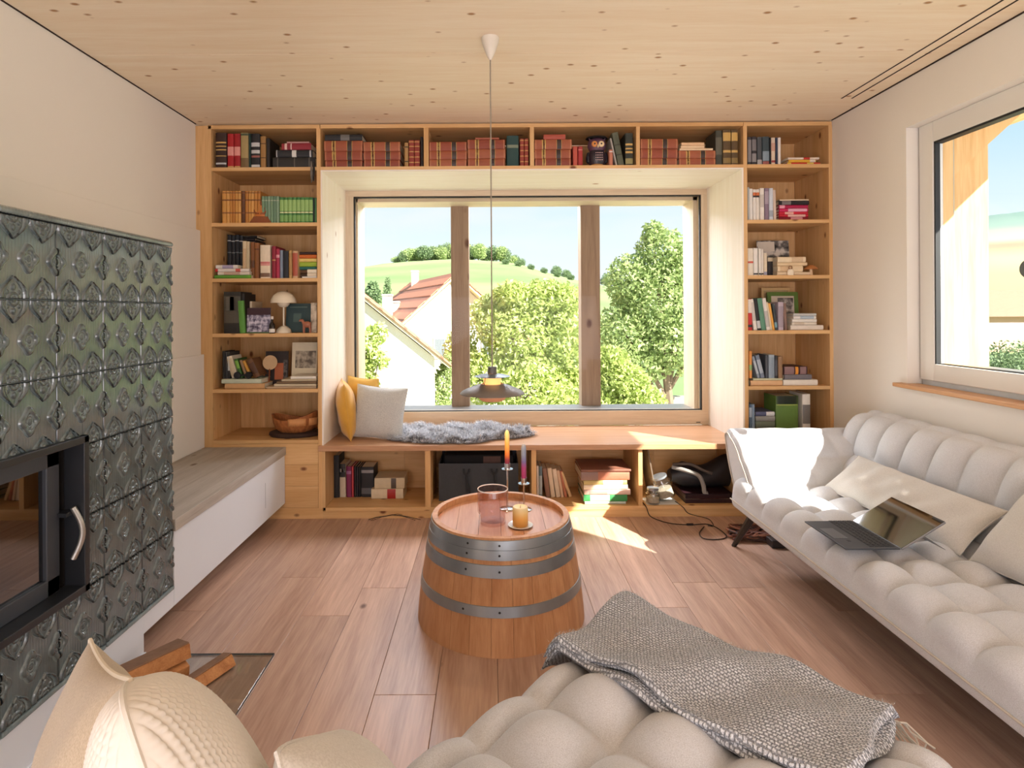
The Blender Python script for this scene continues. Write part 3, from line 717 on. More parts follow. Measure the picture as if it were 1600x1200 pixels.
# near gable house
h1 = thing('gable_house', 'near white gable house with red tiled roof edge', 'house', (-1.2, 12.0, GZ))
ax, az = -5.2, 3.67
sl = 0.82
xr = W(679, 560, 12).x
zw = az - sl * (xr - ax)
G().prism([(2 * ax - xr, GZ), (xr, GZ), (xr, zw - 0.05), (ax, az - 0.05), (2 * ax - xr, zw - 0.05)], 12.0, 18.0, 'y').build('wall', render, h1, True)
xo = xr + 0.30
def roof_strip(name, x0, x1, t0, t1, y0, y1, mat, parent, mir=False):
    s = -1 if mir else 1
    q = [(ax + s * x0, az - sl * x0 + t0), (ax + s * x1, az - sl * x1 + t0), (ax + s * x1, az - sl * x1 + t1), (ax + s * x0, az - sl * x0 + t1)]
    return G().prism(q, y0, y1, 'y').build(name, mat, parent, True)
for mir in (False, True):
    roof_strip('soffit_board', 0, xo - ax, -0.02, 0.05, 11.84, 18.3, soff, h1, mir)
    nrow = 18
    for k in range(nrow):
        a = (xo - ax + 0.05) * k / nrow; b2 = (xo - ax + 0.05) * (k + 1) / nrow + 0.06
        o = roof_strip('roof_tile_row', a, b2, 0.06, 0.10, 11.80, 18.4, rtile, h1, mir)
        o.rotation_euler = (0, 0, 0)
G().box(-3.1, -2.7, 13.5, 14.0, 1.4, 2.35).build('chimney', plain('chimney_render', (214, 204, 190), 0.9), h1, True)
h1.rotation_euler = (0, 0, math.radians(9.5))
# red roofed house further back
fa = Vector((-1.15, 20.0, 0)); ux = Vector((-2.47, 6.5, 0)).normalized(); lf = Vector((-ux.y, ux.x, 0)) * 1.0
if lf.x > 0: lf = -lf
zr = 1.25 + 1.345
h2 = thing('red_roof_house', 'white house with red tiled roof and chimneys behind the near gable', 'house', (fa.x, fa.y, GZ))
LEN, HW, SL2 = 7.0, 4.2, 0.88
def hp_(s, u, z): p = fa + ux * s + lf * u; return (p.x, p.y, z)
def slab(u0, u1, s0, s1, t0, t1, name, mat):
    g = G(); P = []
    for s in (s0, s1):
        P += [hp_(s, u0, zr - SL2 * abs(u0) + t0), hp_(s, u1, zr - SL2 * abs(u1) + t0), hp_(s, u1, zr - SL2 * abs(u1) + t1), hp_(s, u0, zr - SL2 * abs(u0) + t1)]
    g.add(P, [(0, 1, 2, 3), (4, 7, 6, 5), (0, 4, 5, 1), (1, 5, 6, 2), (2, 6, 7, 3), (3, 7, 4, 0)])
    return g.build(name, mat, h2, True)
g = G(); P = []
for s in (0.35, LEN):
    P += [hp_(s, -HW, GZ), hp_(s, HW, GZ), hp_(s, HW, zr - SL2 * HW - 0.1), hp_(s, 0, zr - 0.1), hp_(s, -HW, zr - SL2 * HW - 0.1)]
g.add(P, [(0, 1, 2, 3, 4), (9, 8, 7, 6, 5)] + [(i, (i + 1) % 5, 5 + (i + 1) % 5, 5 + i) for i in range(5)])
g.build('wall', render, h2, True)
for sgn in (1, -1):
    slab(0, sgn * (HW + 0.3), 0, LEN + 0.3, -0.08, 0.0, 'roof_board', soff)
    nrow = 20
    for k in range(nrow):
        u0 = (HW + 0.35) * k / nrow; u1 = (HW + 0.35) * (k + 1) / nrow
        o = slab(sgn * u0, sgn * (u1 + 0.04), -0.03, LEN + 0.33, 0.01 + 0.03 * (k % 2), 0.055 + 0.03 * (k % 2), 'roof_tile_row', rtile if k % 2 else rtile2)
def chim(s, u, w, z0, z1):
    p = fa + ux * s + lf * u
    G().box(p.x - w, p.x + w, p.y - w, p.y + w, z0, z1).box(p.x - w * 1.15, p.x + w * 1.15, p.y - w * 1.15, p.y + w * 1.15, z1, z1 + 0.06).build('chimney', plain('chimney_render', (214, 204, 190), 0.9), h2, True)
chim(5.6, 0.15, 0.14, zr - 0.4, zr + 0.42)
chim(2.2, 2.0, 0.16, zr - 2.4, zr - 0.72)
chim(3.4, 1.5, 0.17, zr - 1.8, zr - 0.95)
for u in (0.55, -1.2):
    p = fa + ux * 0.33 + lf * u
    o = G().box(-0.22, 0.22, -0.03, 0.03, 0, 0.75).build('window', plain('window_trim', (206, 200, 190), 0.5), h2)
    o.matrix_parent_inverse = Matrix.Translation(-h2.location); o.location = (p.x, p.y, -0.35); o.rotation_euler = (0, 0, math.atan2(lf.y, lf.x))
    G().box(-0.17, 0.17, -0.04, 0.04, 0.06, 0.69).build('pane', plain('dark_glass', (110, 116, 120), 0.15), o)
# garden at right: low wall, paving, parked trailer-like bench
tag(G().box(2.6, 7.5, 16.0, 16.2, GZ, GZ + 2.1).build('garden_wall', plain('garden_wall_grey', (150, 150, 140), 0.9, var=0.2, scale=3)), 'low grey garden wall under the tall tree', 'wall', kind='structure')
tag(G().box(1.5, 9, 8, 15.8, GZ, GZ + 1.45).build('terrace', plain('pale_paving', (222, 214, 198), 0.9, var=0.06, scale=1)), 'pale paved terrace below the right pane', 'paving', kind='structure')
# right window: village roof and dark tree
h3 = thing('village_house', 'pink roofed house in the valley beyond the right window', 'house', (56, 62, GZ))
G().box(46, 66, 60, 70, GZ - 1, 0.6).build('wall', plain('pink_wall', (214, 172, 150), 0.9), h3, True)
G().prism([(59.4, 0.5), (70.6, 0.5), (65, 3.4)], 45.5, 66.5, 'x').build('roof', rtile2, h3, True)
def bush(x, y, zt, r, lab, mat, n=7000):
    tree(lab, (x, y, GZ), 0.1, [(x, y, zt - r, r, r, r), (x + r * 0.8, y + 0.3, zt - r * 1.2, r * 0.8, r * 0.8, r * 0.8), (x - r * 0.7, y - 0.2, zt - r * 1.3, r * 0.8, r * 0.8, r * 0.8), (x + r * 1.6, y, zt - r * 1.5, r, r, r)], n, 0.07, mat, 'trees outside the right window')
bush(20.3, 22.5, 0.05, 1.1, 'dark green tree low in the right window', leafC)
bush(11.3, 12.6, -0.9, 0.7, 'pale green bush beneath the dark tree, right window', leafA, 4000)
# ================================================================== UPHOLSTERY
linen = weave('oat_wool', (214, 215, 218), (176, 175, 175), 0.9, 520, 0.4, 0.22, 0.05)
linen2 = weave('pale_linen', (212, 207, 199), (184, 178, 168), 0.9, 420, 0.4, 0.15, 0.06)
pipe = plain('piping_cloth', (196, 186, 172), 0.9)
legm = plain('dark_leg', (40, 33, 28), 0.4, var=0.2)

def resample(pts, step):
    """smooth a polyline (Catmull-Rom) and cut it into even steps"""
    P = [np.array(p, float) for p in pts]; out = []
    for i in range(len(P) - 1):
        p0 = P[max(i - 1, 0)]; p1 = P[i]; p2 = P[i + 1]; p3 = P[min(i + 2, len(P) - 1)]
        for t in np.linspace(0, 1, 24, endpoint=False):
            out.append(0.5 * ((2 * p1) + (-p0 + p2) * t + (2 * p0 - 5 * p1 + 4 * p2 - p3) * t * t + (-p0 + 3 * p1 - 3 * p2 + p3) * t ** 3))
    out.append(P[-1]); A = np.array(out)
    d = np.concatenate([[0], np.cumsum(np.linalg.norm(np.diff(A, axis=0), axis=1))])
    n = max(2, int(round(d[-1] / step))); s = np.linspace(0, d[-1], n + 1)
    return np.stack([np.interp(s, d, A[:, k]) for k in range(A.shape[1])], 1), s

def puff(u, v):
    su = np.abs(np.sin(PI * u)) ** 0.62; sv = np.abs(np.sin(PI * v)) ** 0.62
    return 0.66 * su * sv + 0.17 * (su + sv)

def tufted(pts, side, a, b, sp_s, sp_a, H, s0=0.0, a0=0.0, mask=None, step=0.011, endround=0.03):
    """profile pts (p,q) swept along the third axis from a to b; returns rows of (t, p, q)"""
    A, s = resample(pts, step); T = np.gradient(A, axis=0); T /= np.linalg.norm(T, axis=1)[:, None]
    Nn = np.stack([-T[:, 1], T[:, 0]], 1) * side
    na = int((b - a) / step); ts = np.linspace(a, b, na + 1); rows = []
    for t in ts:
        h = H * puff((s - s0) / sp_s, np.full_like(s, (t - a0) / sp_a))
        if mask is not None: h = h * np.interp(s, mask[0], mask[1])
        ed = min(t - a, b - t); sh = 0.0
        if ed < endround: sh = endround * (1 - math.sqrt(max(0, 1 - (1 - ed / endround) ** 2)))
        Q = A + Nn * (h - sh)[:, None]
        rows.append([(t, q[0], q[1]) for q in Q])
    return rows

# ---------------- long sofa along the right wall
sofa = thing('sofa', 'long oatmeal tufted sofa along the wall under the right window', 'sofa', (1.6, 2.1, 0))
SY0, SY1 = 0.75, 2.98
def ro(rows): return [[(p, t, q) for (t, p, q) in r] for r in rows]
# seat: from the front seam over the top to the foot of the back
seatp = [(1.222, 0.292), (1.232, 0.330), (1.270, 0.362), (1.34, 0.372), (1.50, 0.368), (1.66, 0.366), (1.80, 0.372)]
R = tufted(seatp, 1, SY0, SY1, 0.150, 0.166, 0.052, s0=0.03, a0=SY1, mask=([0, 0.02, 0.07], [0, 0.15, 1.0]))
g = G(); g.grid(ro(R)); g.build('seat', linen, sofa, True)
# base band below the seam
R = tufted([(1.80, 0.262), (1.30, 0.250), (1.245, 0.250), (1.226, 0.262), (1.220, 0.290)], 1, SY0, SY1, 1, 1, 0.0)
g = G(); g.grid(ro(R)); g.build('seat_base', linen, sofa, True)
g = G().tube([(1.2195, y, 0.2915) for y in np.linspace(SY0 + 0.02, SY1 - 0.01, 40)], 0.0035, 6); g.build('piping', pipe, sofa, True)
# back
backp = [(1.755, 0.360), (1.775, 0.400), (1.815, 0.47), (1.865, 0.56), (1.905, 0.64), (1.935, 0.690), (1.975, 0.718), (2.02, 0.715), (2.058, 0.68), (2.066, 0.60), (2.066, 0.30)]
R = tufted(backp, 1, SY0, 3.06, 0.235, 0.166, 0.060, s0=-0.06, a0=SY1 - 0.02, mask=([0, 0.05, 0.36, 0.44, 0.5], [0.3, 1, 1, 0.35, 0.0]), endround=0.06)
g = G(); g.grid(ro(R))
g.add([(q[0], 3.06, q[2]) for q in [(r_[0], 0, r_[2]) for r_ in ro(R)[-1]]], [tuple(range(len(R[0])))])
g.build('backrest', linen, sofa, True)
# far arm, a padded panel that leans outwards
armp = [(2.62, 0.330), (2.74, 0.362), (2.82, 0.392), (2.885, 0.45), (2.96, 0.53), (3.055, 0.598), (3.10, 0.616), (3.135, 0.606), (3.150, 0.575), (3.11, 0.45), (3.03, 0.32), (2.96, 0.255)]
def armrows(a, b, prof, H):
    return tufted(prof, 1, a, b, 0.155, 0.172, H, s0=0.06, a0=a - 0.02, mask=([0, 0.10, 0.2, 0.50, 0.58, 0.62], [0, 0.4, 1, 1, 0.3, 0]), endround=0.022)
R = armrows(1.262, 2.03, armp, 0.020)
g = G(); g.grid(R)
cap = [(1.262, p, q) for (_, p, q) in R[0]]
g.add(cap, [tuple(range(len(cap)))])
g.build('armrest', linen, sofa, True)
pp = [(1.259, p, q) for (_, p, q) in R[0]][14:]
G().tube(pp, 0.004, 6).build('piping', pipe, sofa, True)
armn = [(SY0 + SY1 - p - 0.0, q) for p, q in armp]
R = tufted([(SY0 + 2.98 - p, q) for p, q in armp], -1, 1.262, 2.03, 0.155, 0.172, 0.02, s0=0.06, mask=([0, 0.10, 0.2, 0.50, 0.58, 0.62], [0, 0.4, 1, 1, 0.3, 0]), endround=0.022)
g = G(); g.grid(R); cap = [(1.262, p, q) for (_, p, q) in R[0]]; g.add(cap, [tuple(range(len(cap)))]); g.build('armrest', linen, sofa, True)
for fx, fy, tx, ty in ((1.283, 3.085, 1.345, 2.93), (1.99, 3.085, 1.93, 2.93), (1.283, 0.66, 1.345, 0.80), (1.99, 0.66, 1.93, 0.80)):
    G().tube([(tx, ty, 0.262), ((tx + fx) / 2, (ty + fy) / 2, 0.13), (fx, fy, 0.0)], [0.024, 0.018, 0.012], 8).build('leg', legm, sofa, True)
G().box(1.33, 1.97, SY0 + 0.1, SY1 - 0.05, 0.225, 0.262).build('under_frame', legm, sofa, True)

# ---------------- tufted chaise in the foreground
EU = Vector((-0.722, -0.692, 0)).normalized(); EW = Vector((0.692, -0.722, 0)).normalized()
CB = Vector((0.372, 1.640, 0)); CLEN, CWID, CTOP = 1.55, 0.80, 0.375
chaise = thing('chaise', 'oatmeal tufted chaise with folded grey throw in the foreground', 'chaise', (CB.x, CB.y, 0))
def cl(u, w, z): p = CB + EU * u + EW * w; return (p.x, p.y, z)
def chaise_z(u, w):
    """top surface with its tufts; rounded plan and rolled edges"""
    return CTOP
nu, nw = 130, 74
rows = []
for i in range(nu + 1):
    row = []
    for j in range(nw + 1):
        # square -> rounded rectangle plan with an over-the-edge skirt
        a = -1.12 + 2.24 * i / nu; b = -1.12 + 2.24 * j / nw
        ac, bc = max(-1, min(1, a)), max(-1, min(1, b))
        drop = max(abs(a) - 1, abs(b) - 1, 0) / 0.12
        u = CLEN / 2 + ac * CLEN / 2; w = CWID / 2 + bc * CWID / 2
        # rounded corners
        rc = 0.11
        du = max(0, abs(u - CLEN / 2) - (CLEN / 2 - rc)); dw = max(0, abs(w - CWID / 2) - (CWID / 2 - rc))
        if du > 0 and dw > 0:
            dl = max(du, dw); ln = math.hypot(du, dw); k = dl / ln
            u = CLEN / 2 + math.copysign((CLEN / 2 - rc) + du * k, u - CLEN / 2)
            w = CWID / 2 + math.copysign((CWID / 2 - rc) + dw * k, w - CWID / 2)
            edge = rc - dl
        else:
            edge = min(CLEN / 2 - abs(u - CLEN / 2), CWID / 2 - abs(w - CWID / 2))
        er = 0.045
        z = CTOP - (er - math.sqrt(max(0, er * er - max(0, er - edge) ** 2)))
        h = 0.068 * float(puff((u - 0.09) / 0.178, (w - 0.085) / 0.178)) * min(1, 0.25 + edge / 0.10)
        z += h
        z -= drop * 0.115
        bul = 0.012 * math.sin(PI * min(1, drop)) if drop > 0 else 0
        c = Vector((u - CLEN / 2, w - CWID / 2)); 
        if drop > 0: c = c * (1 + bul / max(0.2, c.length)); c = c * (1 - 0.04 * max(0, drop - 0.5))
        row.append(cl(CLEN / 2 + c.x, CWID / 2 + c.y, z))
    rows.append(row)
g = G(); g.grid(rows); g.build('seat', linen, chaise, True)
pb = [cl(u, w, 0.215) for u, w in ((0.06, 0.06), (CLEN - 0.06, 0.06), (CLEN - 0.06, CWID - 0.06), (0.06, CWID - 0.06))]
pt = [(p[0], p[1], 0.29) for p in pb]
G().add(pb + pt, [(3, 2, 1, 0), (4, 5, 6, 7), (0, 1, 5, 4), (1, 2, 6, 5), (2, 3, 7, 6), (3, 0, 4, 7)]).build('under_frame', legm, chaise, True)
for u, w in ((0.12, 0.12), (0.12, CWID - 0.12), (CLEN - 0.12, 0.12), (CLEN - 0.12, CWID - 0.12)):
    a = cl(u, w, 0.22); b = cl(u + (0.05 if u > 0.5 else -0.05), w + (0.05 if w > 0.4 else -0.05), 0)
    G().tube([a, b], [0.022, 0.012], 8).build('leg', legm, chaise, True)
# low arm at the head end
R = []
for w in np.linspace(0.02, CWID - 0.02, 40):
    pr = [(CLEN - 0.30, 0.36), (CLEN - 0.20, 0.40), (CLEN - 0.13, 0.50), (CLEN - 0.04, 0.60), (CLEN + 0.03, 0.61), (CLEN + 0.05, 0.55), (CLEN + 0.0, 0.42), (CLEN - 0.05, 0.28)]
    A, s = resample(pr, 0.02)
    R.append([cl(q[0], w, q[1]) for q in A])
g = G(); g.grid(R)
for r_ in (R[0], R[-1]): g.add(r_, [tuple(range(len(r_)))])
g.build('armrest', linen, chaise, True)

# ---------------- cushions
def pillow_mesh(wd, ht, th, n=36, dent=0.06, wr=0.0, seed=0, rib=None, corner=0.0, fold=0.0):
    """stuffed cushion standing in the local X-Z plane, thickness along Y"""
    r0 = np.random.default_rng(seed); ph = r0.uniform(0, 6, 8)
    g = G()
    for side in (1, -1):
        P = []
        for i in range(n + 1):
            row = []
            for j in range(n + 1):
                u, v = -1 + 2 * i / n, -1 + 2 * j / n
                # ease the grid towards the seams
                uu, vv = math.sin(u * PI / 2), math.sin(v * PI / 2)
                x = uu * wd / 2 * (1 - dent * (1 - uu * uu) * 0 - dent * (1 - vv * vv) * abs(uu) ** 3)
                z = vv * ht / 2 * (1 - dent * (1 - uu * uu) * abs(vv) ** 3)
                kc = 1 - corner * (uu * vv) ** 4
                x *= kc; z *= kc
                t = (max(0, 1 - abs(uu) ** 2.6) * max(0, 1 - abs(vv) ** 2.6)) ** 0.55
                y = th / 2 * t
                if wr: y += wr * t * (math.sin(x * 26 + z * 17 + ph[0]) * math.sin(z * 21 - x * 9 + ph[1]) + 0.6 * math.sin(x * 48 + ph[2] + 3 * math.sin(z * 14 + ph[3])))
                if fold: y -= fold * math.exp(-((x - 0.02 - 0.4 * z) / 0.035) ** 2) * t
                if rib and t > 0: y += rib[2] * min(1, t * 4) * (abs(math.sin(PI * x / rib[0] + 0.0)) ** 0.8) * (0.62 + 0.38 * abs(math.sin(PI * z / rib[1] + PI / 2 * (int(x / rib[0] + 50) % 2))))
                row.append((x, side * y, z + ht / 2))
            P.append(row)
        g.grid(P)
    return g
def pillow(name, label, mat, wd, ht, th, loc, rot, group=None, pipe_mat=None, **kw):
    t = thing(name, label, 'cushion', loc, rot, group)
    g = pillow_mesh(wd, ht, th, **kw)
    me = g.mesh('cover', mat)
    bm = bmesh.new(); bm.from_mesh(me); bmesh.ops.remove_doubles(bm, verts=bm.verts, dist=0.0004); bm.to_mesh(me); bm.free()
    link('cover', me, None, t)
    n = 60; d = kw.get('dent', 0.06); cn = kw.get('corner', 0.0); pts = []
    for k in range(4):
        for q in np.linspace(-1, 1, 16, endpoint=False):
            uu, vv = [(q, -1), (1, q), (-q, 1), (-1, -q)][k]
            kc = 1 - cn * (uu * vv) ** 4
            pts.append((kc * uu * wd / 2 * (1 - d * (1 - vv * vv) * abs(uu) ** 3), 0, kc * vv * ht / 2 * (1 - d * (1 - uu * uu) * abs(vv) ** 3) + ht / 2))
    G().tube(pts, 0.0028, 6, close=True).build('seam_piping', pipe_mat or mat, t)
    return t
def rot_basis(xa, za):
    """euler whose local X runs along xa and local Z leans along za"""
    x = Vector(xa).normalized(); z = Vector(za); z = (z - x * z.dot(x)).normalized(); y = z.cross(x)
    return Matrix((x, y, z)).transposed().to_euler()

# sofa cushions
pillow('lumbar_cushion', 'long pale linen cushion leaning on the sofa back behind the laptop', linen2, 0.78, 0.225, 0.10, (1.600, 2.39, 0.404), rot_basis((0.03, -1, 0.0), (0.76, 0, 0.65)), 'sofa cushions', n=64, wr=0.0075, seed=3, dent=0.04)
pillow('square_cushion', 'pale linen cushion on the sofa at the right picture edge', linen2, 0.44, 0.36, 0.16, (1.615, 1.735, 0.405), rot_basis((0.05, -1, 0), (0.68, 0, 0.73)), 'sofa cushions', n=44, wr=0.004, seed=5)
# chaise cushions
beige = weave('beige_wool', (190, 174, 150), (154, 136, 110), 0.9, 500, 0.4, 0.2, 0.05)
knitw = plain('cream_knit', (216, 210, 200), 0.95, var=0.05, scale=200)
pillow('back_cushion', 'beige wool cushion with light piping, leftmost in the foreground', beige, 0.40, 0.40, 0.12, (-0.548, 0.763, 0.600), (-0.299, 1.232, -1.201), 'chaise cushions', plain('light_piping', (224, 214, 196), 0.9), n=40, wr=0.004, seed=8)
pillow('knit_cushion', 'cream chunky knit cushion in the left foreground', knitw, 0.42, 0.42, 0.15, (-0.379, 0.618, 0.861), (2.778, 0.496, 2.027), 'chaise cushions', n=300, rib=(0.0078, 0.0070, 0.0042), seed=9, dent=0.0, corner=0.10)
pillow('flat_cushion', 'pale wool cushion lying on the chaise beside the knit cushion', linen2, 0.34, 0.34, 0.12, (-0.113, 0.723, 0.556), (0.662, 0.797, -0.738), 'chaise cushions', n=40, wr=0.003, seed=12, dent=0.02, corner=0.05)
# bench cushions
mustard = plain('mustard_velvet', (214, 158, 52), 0.75, var=0.14, scale=14, sheen=0.4, bump=0.1, bscale=60)
bgrey = weave('pale_grey_boucle', (212, 210, 204), (160, 160, 156), 0.95, 260, 0.4, 0.6, 0.05)
pillow('mustard_cushion', 'mustard yellow cushion against the left reveal of the window seat', mustard, 0.36, 0.36, 0.12, (-0.93, 3.80, 0.447), rot_basis((0.30, -1, 0), (-0.12, 0, 1)), 'window seat cushions', n=36, wr=0.006, seed=14)
pillow('mustard_cushion', 'second mustard cushion, half hidden behind the grey one', plain('mustard_velvet_light', (222, 180, 92), 0.75, var=0.14, scale=14), 0.34, 0.37, 0.10, (-0.865, 3.92, 0.447), rot_basis((0.75, -0.65, 0), (-0.12, 0.1, 1)), 'window seat cushions', n=32, wr=0.005, seed=15)
pillow('boucle_cushion', 'pale grey woven cushion leaning on the mustard one, window seat', bgrey, 0.335, 0.335, 0.12, (-0.735, 3.70, 0.447), rot_basis((0.95, -0.12, -0.08), (-0.20, 0.18, 1)), 'window seat cushions', n=40, wr=0.003, seed=16)

# ---------------- folded knitted throw on the chaise end
m, nt, N, L, b = base_mat('grey_melange_knit'); throwm = m
b.inputs['Roughness'].default_value = 0.95; b.inputs['Specular IOR Level'].default_value = 0.1
tc = N.new('ShaderNodeTexCoord'); mp = N.new('ShaderNodeMapping'); mp.inputs['Rotation'].default_value = (0, 0, -math.atan2(EW.y, EW.x)); L.new(tc.outputs['Object'], mp.inputs[0])
br_ = N.new('ShaderNodeTexBrick'); br_.inputs['Scale'].default_value = 1.0; br_.inputs['Brick Width'].default_value = 0.0090; br_.inputs['Row Height'].default_value = 0.0068; br_.inputs['Mortar Size'].default_value = 0.0018
br_.inputs['Color1'].default_value = lin((230, 232, 236)); br_.inputs['Color2'].default_value = lin((212, 214, 218)); br_.inputs['Mortar'].default_value = lin((146, 148, 152)); br_.inputs['Mortar Smooth'].default_value = 0.6; br_.offset = 0.5
nz = N.new('ShaderNodeTexNoise'); nz.inputs['Scale'].default_value = 70; nz.inputs['Detail'].default_value = 4
L.new(tc.outputs['Object'], nz.inputs['Vector'])
dv = N.new('ShaderNodeVectorMath'); dv.operation = 'MULTIPLY_ADD'; dv.inputs[1].default_value = (0.009, 0.009, 0.009); L.new(nz.outputs['Color'], dv.inputs[0]); L.new(mp.outputs[0], dv.inputs[2])
L.new(dv.outputs[0], br_.inputs['Vector'])
n3 = N.new('ShaderNodeTexNoise'); n3.inputs['Scale'].default_value = 300; L.new(tc.outputs['Object'], n3.inputs['Vector'])
hs = N.new('ShaderNodeHueSaturation'); m3 = N.new('ShaderNodeMapRange'); m3.inputs['From Min'].default_value = 0.3; m3.inputs['From Max'].default_value = 0.7; m3.inputs['To Min'].default_value = 0.62; m3.inputs['To Max'].default_value = 1.25
L.new(n3.outputs['Fac'], m3.inputs['Value']); L.new(m3.outputs[0], hs.inputs['Value']); L.new(br_.outputs['Color'], hs.inputs['Color']); L.new(hs.outputs['Color'], b.inputs['Base Color'])
ml = N.new('ShaderNodeMath'); ml.operation = 'SUBTRACT'; L.new(n3.outputs['Fac'], ml.inputs[0]); L.new(br_.outputs['Fac'], ml.inputs[1])
bp = N.new('ShaderNodeBump'); bp.inputs['Strength'].default_value = 0.8; bp.inputs['Distance'].default_value = 0.003; L.new(ml.outputs[0], bp.inputs['Height']); L.new(bp.outputs[0], b.inputs['Normal'])

throw = thing('throw_blanket', 'folded grey knitted throw with fringe over the chaise end', 'blanket', (CB.x, CB.y, 0.4))
def drape(u, w):
    """cloth height over the tufts, hanging a little over the edges"""
    base = CTOP + 0.042 + 0.010 * math.sin(w * 17 + 0.6) * math.cos(u * 11) + 0.006 * math.sin(w * 31 + u * 23) + 0.008 * math.sin(u * 25 - w * 6)
    for e in (u, w):
        if e < 0.02: base -= (0.02 - e) ** 1.35 * 4.2
    return base
def layer(u0, u1, w0, w1, zoff, thick, seed, name, skew=0.0):
    n, mm = 46, 84; top, bot = [], []
    r1 = np.random.default_rng(seed); ph = r1.uniform(0, 6, 4)
    for i in range(n + 1):
        a, b2 = [], []
        for j in range(mm + 1):
            fu, fw = i / n, j / mm
            u = u0 + (u1 - u0) * fu + 0.008 * math.sin(fw * 11 + ph[0]) + skew * fw; w = w0 + (w1 - w0) * fw + 0.008 * math.sin(fu * 9 + ph[1])
            e = min(fu, 1 - fu) * abs(u1 - u0); f = min(fw, 1 - fw) * abs(w1 - w0); d = min(e, f); rr = thick * 0.5
            half = rr * math.sqrt(max(0, 1 - max(0, 1 - d / rr) ** 2)) if d < rr else rr
            z = drape(u, w) + zoff + thick / 2 + 0.004 * math.sin(fu * 7 + ph[2]) * math.sin(fw * 13 + ph[3])
            a.append(cl(u, w, z + half)); b2.append(cl(u, w, z - half))
        top.append(a); bot.append(b2)
    g = G(); g.grid(top); g.grid([r[::-1] for r in bot])
    o = g.build(name, throwm, throw, True); return o
layer(-0.012, 0.325, -0.035, 0.645, 0.0, 0.022, 1, 'folded_layer')
layer(-0.006, 0.315, -0.015, 0.640, 0.021, 0.024, 2, 'folded_layer', 0.004)
fr_ = G()
for k in range(60):
    w = 0.33 + 0.32 * k / 59.0 + rng.uniform(-0.004, 0.004); u = -0.008
    z = drape(u, w) + 0.025; ln = rng.uniform(0.035, 0.075)
    pts = [cl(u, w, z), cl(u - 0.018, w + 0.006, z - 0.006), cl(u - 0.026 + rng.uniform(-.006, .004), w + 0.02 + rng.uniform(-0.01, 0.02), z - ln * 0.6), cl(u - 0.024 + rng.uniform(-.008, .006), w + 0.035 + rng.uniform(-0.01, 0.03), z - ln)]
    fr_.tube(pts, 0.0018, 4)
fo = fr_.build('fringe', plain('fringe_wool', (200, 192, 178), 0.95), throw, True); fo['kind'] = 'stuff'
fz = G(); 
def fuzz(n, seed):
    r2 = np.random.default_rng(seed); vv, ff = [], []
    for k in range(n):
        u = r2.uniform(-0.012, 0.32); w = r2.uniform(-0.03, 0.645); z = drape(u, w) + 0.045
        d = Vector((r2.normal(), r2.normal(), abs(r2.normal()) * 0.8)).normalized() * r2.uniform(0.004, 0.011)
        p = Vector(cl(u, w, z)); s = Vector((r2.normal(), r2.normal(), 0)).normalized() * 0.0005
        b0 = len(vv); vv += [tuple(p - s), tuple(p + s), tuple(p + d)]; ff.append((b0, b0 + 1, b0 + 2))
    return vv, ff
vv, ff = fuzz(9000, 4); fz.add(vv, ff)
o = fz.build('fuzz', island('throw_fuzz', (150, 148, 146), (226, 222, 216), 0.95), throw, True); o['kind'] = 'stuff'

# ---------------- sheepskin on the window seat
sk = thing('sheepskin', 'grey long haired sheepskin spread on the window seat', 'sheepskin', (-0.25, 3.75, 0.447))
def skin_edge(th):
    return 1 + 0.10 * math.sin(3 * th + 1) + 0.07 * math.sin(5 * th + 2) + 0.04 * math.sin(9 * th)
cx, cy, ra, rb = -0.245, 3.775, 0.455, 0.215
def skin_z(x, y): return 0.452 + 0.020 + 0.012 * math.sin(x * 14) * math.cos(y * 17) + 0.012 * math.sin(x * 31 + y * 20) + 0.030 * math.exp(-((x - 0.10) ** 2 / 0.012 + (y - 3.88) ** 2 / 0.006))
vv, ff = [(cx, cy, skin_z(cx, cy))], []
nr, na = 10, 64
for i in range(1, nr + 1):
    for k in range(na):
        th = 2 * PI * k / na; r = i / nr * skin_edge(th); x = cx + ra * r * math.cos(th); y = cy + rb * r * math.sin(th)
        z = skin_z(x, y) if i < nr else 0.449
        vv.append((x, y, z))
for k in range(na): ff.append((0, 1 + k, 1 + (k + 1) % na))
for i in range(nr - 1):
    for k in range(na):
        a = 1 + i * na; ff.append((a + k, a + na + k, a + na + (k + 1) % na, a + (k + 1) % na))
G().add(vv, ff, True).build('hide', plain('hide_grey', (112, 110, 110), 0.95), sk, True)
vv, ff = [], []
